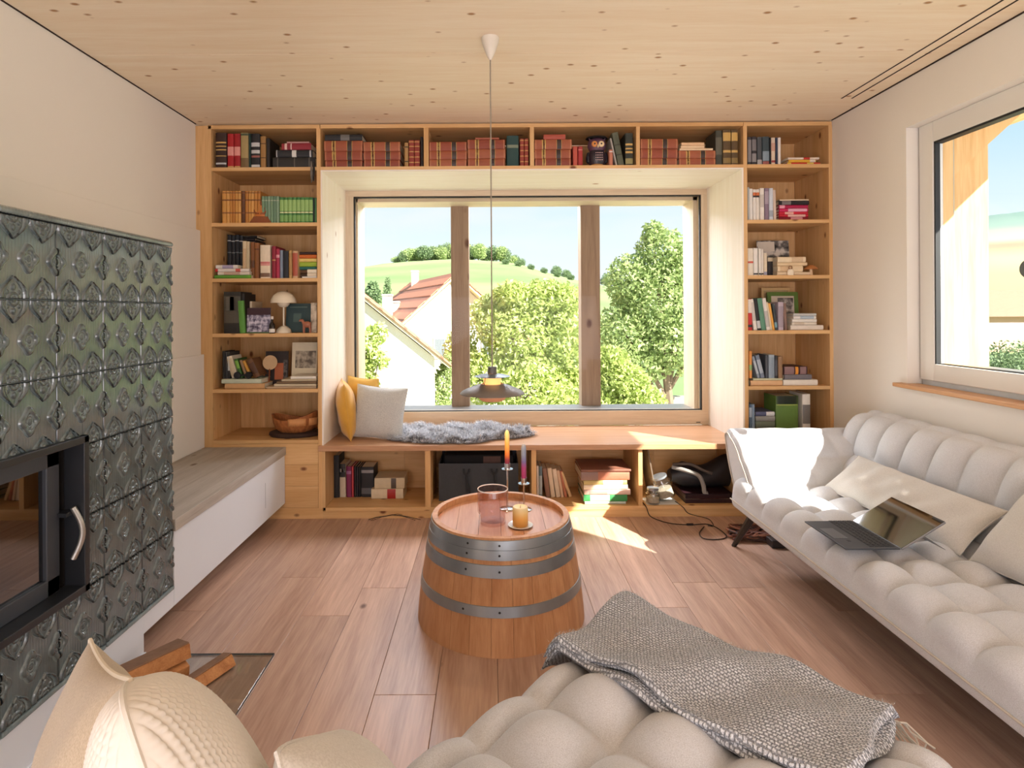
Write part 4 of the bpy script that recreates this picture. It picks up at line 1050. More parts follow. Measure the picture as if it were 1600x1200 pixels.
for k in range(21000):
    th = rng.uniform(0, 2 * PI); r = math.sqrt(rng.uniform(0, 1)) * skin_edge(th) * 0.99
    x = cx + ra * r * math.cos(th); y = cy + rb * r * math.sin(th); z = skin_z(x, y) - 0.004 if r < 0.93 * skin_edge(th) else 0.452
    cl1 = math.sin(x * 60 + 3 * math.sin(y * 50)) ; cl2 = math.cos(y * 70 + 2 * math.sin(x * 45))
    d = Vector((0.55 * cl1 + 0.5 * math.cos(th) * r ** 3 + rng.normal() * 0.35, 0.5 * cl2 - 0.35 + 0.5 * math.sin(th) * r ** 3 + rng.normal() * 0.35, 0.75 + 0.2 * rng.normal()))
    d.normalize(); ln = rng.uniform(0.032, 0.064); p = Vector((x, y, z)); s = Vector((d.y, -d.x, 0.1)).normalized() * 0.0015
    q = p + d * ln * 0.6; e_ = p + d * ln + Vector((cl1 * 0.006, -0.004, -0.012))
    if e_.z < 0.449: e_.z = 0.449
    if q.z < 0.450: q.z = 0.450
    b0 = len(vv); vv += [tuple(p - s), tuple(p + s), tuple(q + s * 0.8), tuple(q - s * 0.8), tuple(e_)]; ff += [(b0, b0 + 1, b0 + 2, b0 + 3), (b0 + 3, b0 + 2, b0 + 4)]
me = bpy.data.meshes.new('fleece'); me.from_pydata(vv, [], ff); me.materials.append(island('fleece', (168, 168, 172), (250, 250, 251), 0.8, 0.2))
o = link('fleece', me, None, sk, True); o['kind'] = 'stuff'
# ================================================================== BARREL TABLE
BXc, BYc = 0.035, 2.44
bar = thing('barrel_table', 'half wine barrel used as coffee table, wooden staves and steel hoops', 'barrel', (BXc, BYc, 0))
def bar_r(z): # outer radius over height
    t = z / 0.41
    return 0.346 - 0.061 * t ** 1.35
stavem = wood('barrel_oak', (206, 156, 112), (180, 126, 84), 'z', 0.5, (110, 66, 40), 5, 0.08, objvar=0.06, kdens=0.25)
nst = 26
for k in range(nst):
    a0, a1 = 2 * PI * k / nst + 0.0015, 2 * PI * (k + 1) / nst - 0.0015
    P = []
    zs = np.linspace(0, 0.41, 9)
    outer = [[((bar_r(z)) * math.cos(a), (bar_r(z)) * math.sin(a), z) for z in zs] for a in np.linspace(a0, a1, 5)]
    inner = [[((bar_r(z) - 0.022) * math.cos(a), (bar_r(z) - 0.022) * math.sin(a), z) for z in zs] for a in np.linspace(a0, a1, 5)]
    g = G(); g.grid(outer); g.grid([r[::-1] for r in inner], smooth=True)
    for e1, e2 in ((outer[0], inner[0]), (outer[-1], inner[-1])): g.grid([e1, e2], smooth=False)
    g.grid([[r[-1] for r in outer], [r[-1] for r in inner]], smooth=False); g.grid([[r[0] for r in outer], [r[0] for r in inner]], smooth=False)
    g.build('stave', stavem, bar)
steel = plain('galvanised_hoop', (150, 156, 160), 0.36, 0.75, var=0.22, scale=16, bump=0.05, bscale=40, stretch=(1, 1, 0.3))
rivet = plain('rivet_dark', (60, 60, 60), 0.4, 0.8)
for z0, z1, pr in ((0.368, 0.402, 0.003), (0.333, 0.369, 0.0045), (0.272, 0.318, 0.003), (0.138, 0.177, 0.003)):
    pf = [(bar_r(z0) + 0.0005, z0), (bar_r(z0) + pr, z0 + 0.001), (bar_r((z0 + z1) / 2) + pr, (z0 + z1) / 2), (bar_r(z1) + pr, z1 - 0.001), (bar_r(z1) + 0.0005, z1)]
    h = G().lathe(pf + [(bar_r(z0) + 0.0005, z0)], n=72).build('hoop', steel, bar)
    for an in (-2.02, -1.60):
        zc = (z0 + z1) / 2; r = bar_r(zc) + pr
        G().lathe([(0, 0.0022), (0.003, 0.002), (0.0045, 0)], n=10, M=Matrix.Translation((r * math.cos(an), r * math.sin(an), zc)) @ Matrix.Rotation(an, 4, 'Z') @ Matrix.Rotation(PI / 2, 4, 'Y')).build('rivet', rivet, h)
headm = wood('barrel_head', (204, 156, 124), (178, 126, 96), 'y', 0.32, None, objvar=0.06, spec=0.5)
rin = bar_r(0.385) - 0.022
edges = np.linspace(-rin, rin, 7)
LZ = 0.384
for a, b2 in zip(edges[:-1], edges[1:]):
    a += 0.0006; b2 -= 0.0006; poly = []
    for x in np.linspace(a, b2, 6): poly.append((x, -math.sqrt(max(1e-6, rin * rin - x * x))))
    for x in np.linspace(b2, a, 6): poly.append((x, math.sqrt(max(1e-6, rin * rin - x * x))))
    g = G().prism(poly, LZ - 0.02, LZ, 'z'); g.build('head_board', headm, bar)

# things on the barrel
mauve = glassy('mauve_glass', (0.93, 0.85, 0.84), 0.05, 0.01, 0.8)
vt = thing('tumbler_vase', 'mauve glass tumbler with stepped foot on the barrel', 'glass', (0.003, 2.385, LZ))
G().lathe([(0.0, 0.0), (0.050, 0.0), (0.053, 0.004), (0.0535, 0.040), (0.056, 0.044), (0.0615, 0.048), (0.0630, 0.054), (0.0625, 0.140), (0.0615, 0.142), (0.0595, 0.140), (0.0590, 0.056), (0.0500, 0.046), (0.0490, 0.014), (0.0, 0.012)], n=56).build('glass', mauve, vt)
G().lathe([(0.0598, 0.140), (0.0606, 0.1432), (0.0622, 0.1432), (0.0630, 0.140), (0.0614, 0.1385), (0.0598, 0.140)], n=56).build('rim', plain('white_rim', (236, 226, 222), 0.25), vt)
chrome = plain('polished_steel', (214, 214, 214), 0.12, 1.0, var=0.03)
def banded(name, cols):
    m, nt, N, L, b = base_mat(name); tc = N.new('ShaderNodeTexCoord'); sx = N.new('ShaderNodeSeparateXYZ'); L.new(tc.outputs['Generated'], sx.inputs[0])
    rp = N.new('ShaderNodeValToRGB'); L.new(sx.outputs['Z'], rp.inputs[0])
    for i, (p, c) in enumerate(cols):
        e = rp.color_ramp.elements[i] if i < 2 else rp.color_ramp.elements.new(p)
        e.position = p; e.color = lin(c)
    L.new(rp.outputs['Color'], b.inputs['Base Color']); b.inputs['Roughness'].default_value = 0.4; b.inputs['Subsurface Weight'].default_value = 0.15; b.inputs['Subsurface Radius'].default_value = (0.01, 0.006, 0.003)
    return m
def candlestick(x, y, zd, zt, label, clabel, cm):
    h = thing('candle_holder', label, 'candle holder', (x, y, LZ), group='steel candle holders on the barrel')
    G().lathe([(0, 0.0), (0.034, 0.0), (0.035, 0.002), (0.033, 0.004), (0.006, 0.006), (0.0, 0.006)], n=36).build('foot_disc', chrome, h)
    G().lathe([(0.0038, 0.004), (0.0038, zd - LZ)], n=12).build('stem', chrome, h)
    G().lathe([(0.0, -0.001), (0.024, 0.0), (0.025, 0.002), (0.0, 0.003)], (0, 0, zd - LZ), 32).build('drip_disc', chrome, h)
    G().lathe([(0.0128, 0.0), (0.0128, 0.026), (0.0112, 0.026), (0.0112, 0.002)], (0, 0, zd - LZ), 20).build('socket', chrome, h)
    c = thing('taper_candle', clabel, 'candle', (x, y, zd + 0.004), group='dip dyed taper candles')
    H = zt - zd - 0.004
    G().lathe([(0.0, 0.0), (0.0108, 0.0), (0.0107, H - 0.020), (0.0085, H - 0.010), (0.003, H - 0.003), (0.0, H - 0.003)], n=20).build('wax', cm, c)
    G().tube([(0, 0, H - 0.006), (0.0005, 0, H + 0.008)], 0.0009, 6).build('wick', plain('wick', (200, 190, 170), 0.9), c)
candlestick(0.068, 2.553, 0.560, 0.735, 'taller polished steel candle holder behind the mauve tumbler', 'taper candle fading from yellow over orange to wine red', banded('dip_dye_orange', [(0.0, (92, 40, 70)), (1.0, (246, 222, 150)), (0.22, (150, 44, 62)), (0.36, (236, 130, 46)), (0.62, (244, 176, 80))]))
candlestick(0.140, 2.545, 0.498, 0.675, 'shorter polished steel candle holder at the right on the barrel', 'taper candle fading from grey blue to magenta', banded('dip_dye_blue', [(0.0, (158, 46, 92)), (1.0, (150, 158, 172)), (0.40, (166, 62, 116)), (0.55, (112, 96, 150)), (0.72, (132, 142, 166))]))
pc = thing('candle_plate', 'small white glass plate under the pillar candle', 'plate', (0.114, 2.348, LZ))
G().lathe([(0, 0.0), (0.030, 0.0), (0.050, 0.006), (0.0505, 0.008), (0.030, 0.004), (0.0, 0.004)], n=40).build('dish', plain('white_glass', (230, 230, 226), 0.15, coat=0.5), pc)
pl = thing('pillar_candle', 'short ivory and amber pillar candle on the barrel', 'candle', (0.114, 2.348, LZ + 0.0045))
G().lathe([(0, 0.0), (0.0305, 0.0), (0.0315, 0.003), (0.0315, 0.070), (0.029, 0.0755), (0.024, 0.0735), (0.010, 0.069), (0.0, 0.069)], n=36).build('wax', banded('amber_wax', [(0.0, (204, 138, 56)), (1.0, (240, 220, 170)), (0.45, (232, 178, 96)), (0.75, (240, 208, 140))]), pl)
G().tube([(0, 0, 0.068), (0.001, 0, 0.080)], 0.0011, 6).build('wick', plain('burnt_wick', (50, 40, 34), 0.9), pl)

# ================================================================== PENDANT LAMP
PX, PY = 0.004, 2.45
lamp = thing('pendant_lamp', 'layered grey metal pendant lamp hanging over the barrel table', 'lamp', (PX, PY, 0.9))
white = plain('lamp_white', (224, 216, 200), 0.5)
G().lathe([(0.0, 0.0), (0.004, 0.0), (0.012, -0.0 + 0.012), (0.026, 0.045), (0.036, 0.075), (0.038, 0.092), (0.0, 0.092)], (0, 0, CZ - 0.9 - 0.092), 32).build('ceiling_cup', white, lamp)
zc_ = 0.9
G().tube([(0, 0, CZ - zc_ - 0.09), (0, 0, 1.06 - zc_), (0, 0, 1.02 - zc_)], 0.0028, 8).build('cord', plain('cord_taupe', (150, 138, 120), 0.7), lamp)
metal = plain('lamp_grey_metal', (126, 118, 112), 0.42, 0.35, var=0.06)
inner = plain('lamp_inner_salmon', (232, 170, 130), 0.5)
def Z(py): return CAMZ - (py - VY) * PY / F - zc_
G().lathe([(0.0, Z(573)), (0.0175, Z(573)), (0.0185, Z(575)), (0.0185, Z(590)), (0.0, Z(590))], n=28).build('socket_cap', plain('lamp_socket_grey', (86, 82, 76), 0.45), lamp)
def shade(name, prof, mat, t=0.0016):
    G().lathe(prof + [(r - 0.0004, z - t) for r, z in prof[::-1]] + [prof[0]], n=56).build(name, mat, lamp)
shade('upper_shade', [(0.022, Z(584)), (0.050, Z(585)), (0.076, Z(587.5))], plain('lamp_blue_grey', (116, 128, 140), 0.35, 0.4))
shade('main_shade', [(0.046, Z(599.5)), (0.075, Z(602.5)), (0.105, Z(607)), (0.128, Z(611.2)), (0.1365, Z(614.2))], metal)
shade('lower_bowl', [(0.060, Z(615.5)), (0.062, Z(619)), (0.055, Z(622.5)), (0.044, Z(625.5))], inner)
shade('inner_cone', [(0.040, Z(588)), (0.034, Z(601)), (0.030, Z(612))], plain('lamp_inner_glow', (246, 196, 130), 0.5, emit=(255, 190, 110), estr=0.55))
for an in (2.2, 4.0, 5.9):
    c, s = math.cos(an), math.sin(an)
    G().tube([(0.040 * c, 0.040 * s, Z(585)), (0.052 * c, 0.052 * s, Z(600)), (0.056 * c, 0.056 * s, Z(617))], 0.0014, 6).build('strut', plain('lamp_strut', (80, 76, 72), 0.4, 0.6), lamp)
G().lathe([(0.0, Z(592)), (0.016, Z(594)), (0.021, Z(601)), (0.016, Z(608)), (0.0, Z(610))], n=20).build('bulb', plain('bulb_warm', (255, 226, 180), 0.3, emit=(255, 196, 120), estr=4.0), lamp)
pld = bpy.data.lights.new('pendant_bulb', 'POINT'); plo = bpy.data.objects.new('pendant_bulb', pld); COL.objects.link(plo)
pld.energy = 2.2; pld.color = (1.0, 0.72, 0.42); pld.shadow_soft_size = 0.022; plo.location = (PX, PY, 0.9 + Z(613))

# ================================================================== LAPTOP
lt = thing('laptop', 'black convertible laptop open on the sofa seat', 'laptop', (1.29, 2.095, 0.438))
graph = plain('graphite_shell', (66, 70, 76), 0.5, 0.2, var=0.06)
LX0, LX1, LY0, LY1 = -0.094, 0.090, -0.132, 0.128
dk_ = G().box(LX0, LX1, LY0, LY1, 0.0, 0.006).build('keyboard_deck', graph, lt, bevel=0.002)
keym = plain('key_black', (36, 38, 42), 0.55, var=0.05)
kg = 0.0168
for r in range(5):
    x = LX1 - 0.016 - r * 0.0175
    for k in range(14):
        y = LY1 - 0.010 - k * 0.0175
        if r == 4 and 4 <= k <= 8:
            if k > 4: continue
            G().box(x - 0.0072, x + 0.0072, y - 0.0175 * 4.4, y + 0.0072, 0.0062, 0.0078).build('key', keym, dk_)
            continue
        G().box(x - 0.0072, x + 0.0072, y - 0.0072, y + 0.0072, 0.0062, 0.0078).build('key', keym, dk_)
G().box(LX0 + 0.012, LX0 + 0.062, -0.045, 0.05, 0.0060, 0.0066).build('touchpad', plain('touchpad_grey', (88, 93, 100), 0.35), dk_)
G().box(LX0 + 0.045, LX0 + 0.055, -0.072, -0.060, 0.0060, 0.0066).build('fingerprint_pad', keym, dk_)
sc_ = thing('lid_hinge')
SA = math.atan2(0.085, 0.140); SLn = 0.168
Ms = Matrix.Translation((LX1 + 0.003, 0, 0.005)) @ Matrix.Rotation(-SA, 4, 'Y')
bpy.data.objects.remove(sc_)
def lid(name, x0, x1, y0, y1, z0, z1, mat, parent, **kw): return G().box(x0, x1, y0, y1, z0, z1, M=Ms).build(name, mat, parent, **kw)
ld_ = lid('screen_shell', 0, SLn + 0.006, LY0 - 0.001, LY1 + 0.001, -0.007, 0.0, plain('screen_edge_metal', (150, 150, 152), 0.35, 0.6), lt, bevel=0.0015)
scr = plain('dark_screen_glass', (10, 10, 12), 0.04, var=0.02)
scr.node_tree.nodes['Principled BSDF'].inputs['IOR'].default_value = 2.6
lid('screen', 0.001, SLn + 0.005, LY0, LY1, 0.0, 0.0012, scr, ld_)
# kickstand
Mk = Matrix.Translation((LX1 + 0.003, 0, 0.005)) @ Matrix.Rotation(-SA, 4, 'Y') @ Matrix.Translation((0.09, 0, -0.008)) @ Matrix.Rotation(math.radians(64), 4, 'Y')
G().box(0, 0.088, LY0 + 0.006, LY1 - 0.006, -0.0015, 0.0, M=Mk).build('kickstand', plain('kickstand_grey', (128, 128, 130), 0.4, 0.5), lt)

# ================================================================== FIREWOOD, TWIG, CABLES
fwm = wood('split_log', (196, 138, 84), (160, 102, 58), 'x', 0.75, None, grain=1.4)
fwb = plain('log_bark', (132, 100, 76), 0.95, var=0.25, scale=30, bump=0.6, bscale=50)
def log(label, p0, p1, poly, barkside):
    a, b2 = Vector(p0), Vector(p1); t = thing('firewood_log', label, 'log', p0, group='split logs by the stove')
    d = b2 - a; L_ = d.length; rot = d.to_track_quat('X', 'Z').to_matrix().to_4x4()
    G().prism(poly, 0, L_, 'x', M=rot).build('split_wood', fwm, t, bevel=0.002)
    q = [poly[i] for i in barkside]; n_ = Vector((q[1][1] - q[0][1], -(q[1][0] - q[0][0]))).normalized()
    cy_ = sum(p[0] for p in poly) / len(poly); cz_ = sum(p[1] for p in poly) / len(poly)
    if n_.dot(Vector((q[0][0] - cy_, q[0][1] - cz_))) < 0: n_ = -n_
    e1 = [(q[0][0], q[0][1]), (q[1][0], q[1][1]), (q[1][0] + n_.x * 0.006, q[1][1] + n_.y * 0.006), (q[0][0] + n_.x * 0.006, q[0][1] + n_.y * 0.006)]
    G().prism(e1, 0.002, L_ - 0.002, 'x', M=rot).build('bark', fwb, t, bevel=0.002)
zb = 0.0085
log('lower split log with bright end grain beside the stove base', (-1.226, 1.80, zb + 0.0), (-1.075, 2.015, zb + 0.0), [(-0.040, 0), (0.045, 0), (0.050, 0.040), (0.0, 0.052), (-0.045, 0.038)], (2, 3))
log('upper split log resting on the lower log', (-1.235, 1.80, zb + 0.054), (-1.075, 2.03, zb + 0.054), [(-0.040, 0), (0.035, 0), (0.045, 0.035), (-0.030, 0.046)], (2, 3))
log('single split log lying apart on the glass plate', (-1.06, 1.78, zb), (-0.935, 2.065, zb), [(-0.030, 0), (0.034, 0), (0.030, 0.026), (-0.010, 0.034)], (2, 3))

twm = plain('twig_dark', (64, 50, 40), 0.9)
tw = thing('dried_twig', 'thin dark twig lying before the bench plinth', 'twig', (-0.55, 3.515, 0))
P0 = [(-0.745, 3.50, 0.004), (-0.70, 3.497, 0.018), (-0.655, 3.496, 0.024), (-0.60, 3.495, 0.034), (-0.555, 3.495, 0.030), (-0.50, 3.495, 0.020), (-0.43, 3.497, 0.003)]
G().tube(P0, [0.0022, 0.003, 0.003, 0.003, 0.003, 0.0025, 0.0018], 6).build('stem', twm, tw, True)
G().tube([(-0.60, 3.495, 0.034), (-0.57, 3.492, 0.041), (-0.54, 3.490, 0.036)], 0.0015, 5).tube([(-0.55, 3.495, 0.029), (-0.50, 3.49, 0.016), (-0.46, 3.485, 0.004)], 0.0015, 5).tube([(-0.655, 3.496, 0.024), (-0.70, 3.49, 0.010), (-0.73, 3.488, 0.003)], 0.0014, 5).build('side_shoot', twm, tw, True)

def fl(px, py): p = W(px, py, 1.0); t = CAMZ / (CAMZ - p.z); return (p.x * t, t, 0.0035)
cabm = plain('cable_black', (40, 32, 28), 0.6)
def smooth(pts, step=0.012): A, s = resample(pts, step); return [tuple(q) for q in A]
cb = thing('power_cable', 'thin black cable trailing from the shelf across the floor', 'cable', fl(1080, 822))
q0 = W(1007, 788, 3.54)
pts = [(q0.x, 3.60, FB + 0.004), (q0.x + 0.004, 3.512, FB - 0.002), (q0.x + 0.02, 3.495, 0.02)] + [fl(*p) for p in ((1030, 814), (1050, 819), (1078, 821), (1105, 820), (1124, 828), (1135, 840), (1118, 844), (1099, 842), (1093, 834), (1100, 824))]
G().tube(smooth(pts), 0.003, 6).build('cord', cabm, cb, True)
q1 = W(1060, 788, 3.54)
pts = [(q1.x, 3.60, FB + 0.004), (q1.x + 0.02, 3.512, FB - 0.004), (q1.x + 0.05, 3.497, 0.03)] + [fl(*p) for p in ((1105, 811), (1113, 818), (1114, 823), (1106, 822))]
G().tube(smooth(pts), 0.0026, 6).build('cord', cabm, cb, True)
p = fl(1078, 821); G().box(p[0] - 0.02, p[0] + 0.02, p[1] - 0.006, p[1] + 0.006, 0.0, 0.012).build('inline_switch', cabm, cb, True, bevel=0.003)
cbd = thing('cable_bundle', 'tangled reddish brown cables on the floor under the sofa arm', 'cable', (1.48, 3.2, 0))
for c_i, col in ((0, (150, 96, 70)), (1, (110, 62, 46)), (2, (70, 50, 44))):
    pts = []
    for k in range(26):
        pts.append((1.44 + 0.10 * math.sin(k * 1.9 + c_i) + 0.05 * math.sin(k * 0.7), 3.22 + 0.09 * math.cos(k * 1.3 + 2 * c_i), 0.010 + 0.028 * (0.5 + 0.5 * math.sin(k * 2.3 + c_i))))
    G().tube(smooth(pts, 0.015), 0.006, 6).build('cord', plain('cable_%d' % c_i, col, 0.6), cbd, True)
G().box(1.47, 1.70, 3.05, 3.12, 0.0, 0.04).build('socket_strip', plain('socket_strip', (50, 40, 36), 0.5), cbd, True, bevel=0.004)
# ================================================================== BOOKS
pagem = plain('book_pages', (226, 214, 188), 0.9, var=0.08, scale=60, stretch=(1, 1, 8))
def bookmat(col, rough=0.6):
    return plain('cover_%d_%d_%d' % tuple(col), col, rough, var=0.14, scale=40)
ORD = ['first', 'second', 'third', 'fourth', 'fifth', 'sixth', 'seventh', 'eighth', 'ninth', 'tenth', 'eleventh', 'twelfth', 'thirteenth', 'fourteenth', 'fifteenth', 'sixteenth', 'seventeenth', 'eighteenth', 'nineteenth', 'twentieth', 'twenty-first', 'twenty-second', 'twenty-third', 'twenty-fourth', 'twenty-fifth', 'twenty-sixth', 'twenty-seventh', 'twenty-eighth']
GOLD, SILV, DARK, CREAM, WHITE_, RED_ = (206, 168, 96), (198, 198, 196), (34, 28, 26), (232, 220, 196), (236, 234, 228), (176, 40, 40)

def make_book(label, group, col, w, h, d, origin, rot, bands=(), lean=0, rough=0.6):
    """spine towards -Y, height along Z; bands = (from, to, colour) over the spine height"""
    t = thing('book', label, 'book', origin, rot, group)
    r = min(0.35 * w, 0.006); x0 = 0.0 if lean <= 0 else -w
    tk = min(0.0022, w * 0.16)
    arc = [(x0 + w / 2 + w / 2 * math.sin(a), r - r * math.cos(a)) for a in np.linspace(-PI / 2, PI / 2, 7)]
    out = [(x0, d)] + arc + [(x0 + w, d)]
    inn = [(x0 + w - tk, d), (x0 + w - tk, r + tk), (x0 + tk, r + tk), (x0 + tk, d)]
    g = G(); poly = out + inn; n = len(poly)
    vs = [(p[0], p[1], z) for z in (0, h) for p in poly]
    fs = [(i, (i + 1) % n, n + (i + 1) % n, n + i) for i in range(n)]
    m1, m2 = len(out), len(inn)
    for z in (0, 1):
        b0 = z * n
        fs.append((b0 + 0, b0 + 1, b0 + m1 + 2, b0 + m1 + 3)); fs.append(tuple([b0 + 1 + k for k in range(7)] + [b0 + m1 + 1, b0 + m1 + 2])); fs.append((b0 + 7, b0 + 8, b0 + m1, b0 + m1 + 1))
    g.add(vs, fs); cv = g.build('cover', bookmat(col, rough), t)
    ov_ = 0.003 if h > 0.05 else 0.001
    G().box(x0 + tk, x0 + w - tk, r + tk + 0.0005, d - 0.003, ov_, h - ov_).build('pages', pagem, t)
    for (a, b2, c) in bands:
        q = [(x0 + w / 2 + (w / 2 + 0.0004) * math.sin(k), r - (r + 0.0005) * math.cos(k)) for k in np.linspace(-1.25, 1.25, 6)]
        q2 = [(x0 + w / 2 + (w / 2 - 0.0004) * math.sin(k), r + 0.0006 - r * math.cos(k)) for k in np.linspace(1.25, -1.25, 6)]
        G().prism(q + q2, a * h, b2 * h, 'z').build('spine_label', plain('band_%d_%d_%d' % tuple(c), c, 0.45, var=0.3, scale=300), cv)
    return t

def row(where, zsh, items, yf=YF + 0.014, depth=0.17, group=None):
    """upright books: (px0, px1, pytop, colour, words, bands[, slant px][, y shift])"""
    for i, it in enumerate(items):
        x0p, x1p, yt, col, words = it[:5]; bands = it[5] if len(it) > 5 else (); slant = it[6] if len(it) > 6 else 0; dy = it[7] if len(it) > 7 else 0.0
        y = yf + dy; mid = (x0p + x1p) / 2
        a = W(x0p, yt + 30, y).x; b = W(x1p, yt + 30, y).x; w = b - a - 0.0006
        zt = W(mid, yt, y).z; h = max(0.03, zt - zsh)
        ang = math.atan2(slant * y / F, h) if slant else 0.0
        if ang: h = h / math.cos(ang) - w * abs(math.sin(ang)) * 0.5; w = w * math.cos(ang)
        lean = 1 if ang > 0 else (-1 if ang < 0 else 0)
        ox = a if lean <= 0 else b
        lab = '%s, %s upright from left, %s' % (words, ORD[i], where)
        make_book(lab, group or 'books, ' + where, col, w, h, min(depth, 0.20), (ox, y, zsh + 0.0006), (0, ang, 0), bands, lean)

def stack(where, zsh, items, name='flat stack', yf=YF + 0.016, depth=0.17, group=None, zbase=None):
    """lying books, listed top to bottom: (px0, px1, py0, py1, colour, words, bands)"""
    z = zsh if zbase is None else zbase
    n = len(items)
    for i in range(n - 1, -1, -1):
        x0p, x1p, y0, y1, col, words = items[i][:6]; bands = items[i][6] if len(items[i]) > 6 else (); dy = items[i][7] if len(items[i]) > 7 else 0.0
        y = yf + dy; a = W(x0p, y0, y).x; b = W(x1p, y0, y).x; th = max(0.004, (y1 - y0) * y / F - 0.0008)
        lab = '%s, %s from top, %s, %s' % (words, ORD[i], name, where)
        bb = [(p, q, c) for p, q, c in bands]
        make_book(lab, group or 'books, ' + where, col, th, b - a, depth, (a, y, z + th + 0.0006), (0, PI / 2, rng.uniform(-0.012, 0.012)), bb)
        z += th + 0.0007
    return z

LX = (150, 74, 50)     # encyclopaedia calf
def vol(k=0):
    c = [(158, 84, 56), (150, 74, 52), (142, 68, 48), (164, 92, 62)][k % 4]
    return c, 'red brown leather volume', ((0.20, 0.30, GOLD), (0.225, 0.275, (110, 58, 40)), (0.60, 0.72, (58, 44, 40)), (0.59, 0.60, GOLD), (0.72, 0.73, GOLD), (0.02, 0.04, (190, 130, 90)), (0.96, 0.98, (190, 130, 90)))
def V(x0, x1, y0, y1, k): c, w, b = vol(k); return (x0, x1, y0, y1, c, w, b)

# ---- left bookcase, top shelf
w_ = 'left bookcase top shelf'
row(w_, SZ[0], [
    (336.4, 353.6, 207.5, (52, 32, 26), 'thick dark brown book with gilt lettering', ((0.70, 0.74, GOLD), (0.60, 0.63, GOLD), (0.50, 0.53, GOLD), (0.33, 0.35, GOLD), (0.10, 0.15, SILV))),
    (355, 365, 209, (170, 26, 30), 'red cloth book', ((0.36, 0.62, (226, 150, 140)), (0.02, 0.05, GOLD))),
    (365.5, 375.2, 209, (158, 22, 28), 'red cloth book', ((0.36, 0.62, (226, 150, 140)), (0.02, 0.05, GOLD))),
    (375.8, 388, 207.5, (168, 146, 96), 'tan illustrated book', ((0.0, 0.28, (120, 96, 60)), (0.92, 0.98, (70, 84, 60)))),
    (388.3, 391.6, 208.5, (30, 56, 50), 'thin dark green book'),
    (392, 406, 209, (28, 30, 32), 'black book with white lettering', ((0.62, 0.74, SILV), (0.42, 0.52, SILV), (0.30, 0.36, (150, 90, 80)), (0.02, 0.09, SILV))),
    (406.6, 415.2, 213, (158, 118, 66), 'tan leather book', ((0.75, 0.78, (90, 60, 30)), (0.3, 0.33, (90, 60, 30)))),
    (415.6, 421.5, 216, (36, 30, 26), 'slim black book')])
stack(w_, SZ[0], [(448, 483, 220, 222.6, (196, 150, 144), 'thin pinkish booklet'), (440, 486, 222.6, 233, (142, 40, 52), 'wine red book', ((0.10, 0.18, (220, 190, 180)), (0.30, 0.34, (220, 190, 180)))),
    (430.6, 488, 233, 244.6, (34, 36, 40), 'black book with white cross', ((0.44, 0.56, (220, 216, 208)), (0.02, 0.04, SILV), (0.92, 0.96, SILV))), (426, 492, 244.6, 261, (38, 36, 34), 'thick black bound book', ((0.1, 0.13, (90, 84, 76)), (0.5, 0.53, (90, 84, 76)), (0.85, 0.88, (90, 84, 76))))])

# ---- left bookcase, second shelf
w_ = 'left bookcase second shelf'
am = [346.7, 353.3, 358.7, 362.7, 367, 371.7, 376.5, 382.8, 388, 392, 397, 402, 407]
it = []
for k in range(12):
    dkb = k == 6
    it.append((am[k], am[k + 1], 298.7, (96, 58, 30) if dkb else [(206, 148, 72), (214, 158, 84), (196, 134, 60), (188, 124, 54)][k % 4], 'amber leather book' if not dkb else 'dark brown leather book', ((0.70, 0.74, (110, 62, 30)), (0.30, 0.34, (130, 76, 36)), (0.93, 0.96, (130, 76, 36)))))
for k in range(6): it.append((408.7 + 4.55 * k, 408.7 + 4.55 * (k + 1), 306.7, [(120, 150, 118), (108, 138, 110), (132, 158, 130)][k % 3], 'grey green book', ((0.82, 0.86, (170, 180, 150)),)))
for k in range(8): it.append((436.7 + 6.5 * k, 436.7 + 6.5 * (k + 1), 308.3, [(70, 128, 66), (62, 118, 58), (80, 138, 74)][k % 3], 'leaf green book', ((0.46, 0.90, (150, 188, 110)), (0.38, 0.43, (220, 220, 170)), (0.05, 0.3, (120, 166, 90)))))
it.append((489, 491.6, 309, (26, 44, 40), 'thin dark book'))
it.append((491.6, 495, 309, (74, 120, 72), 'slim green book'))
row(w_, SZ[1], it)

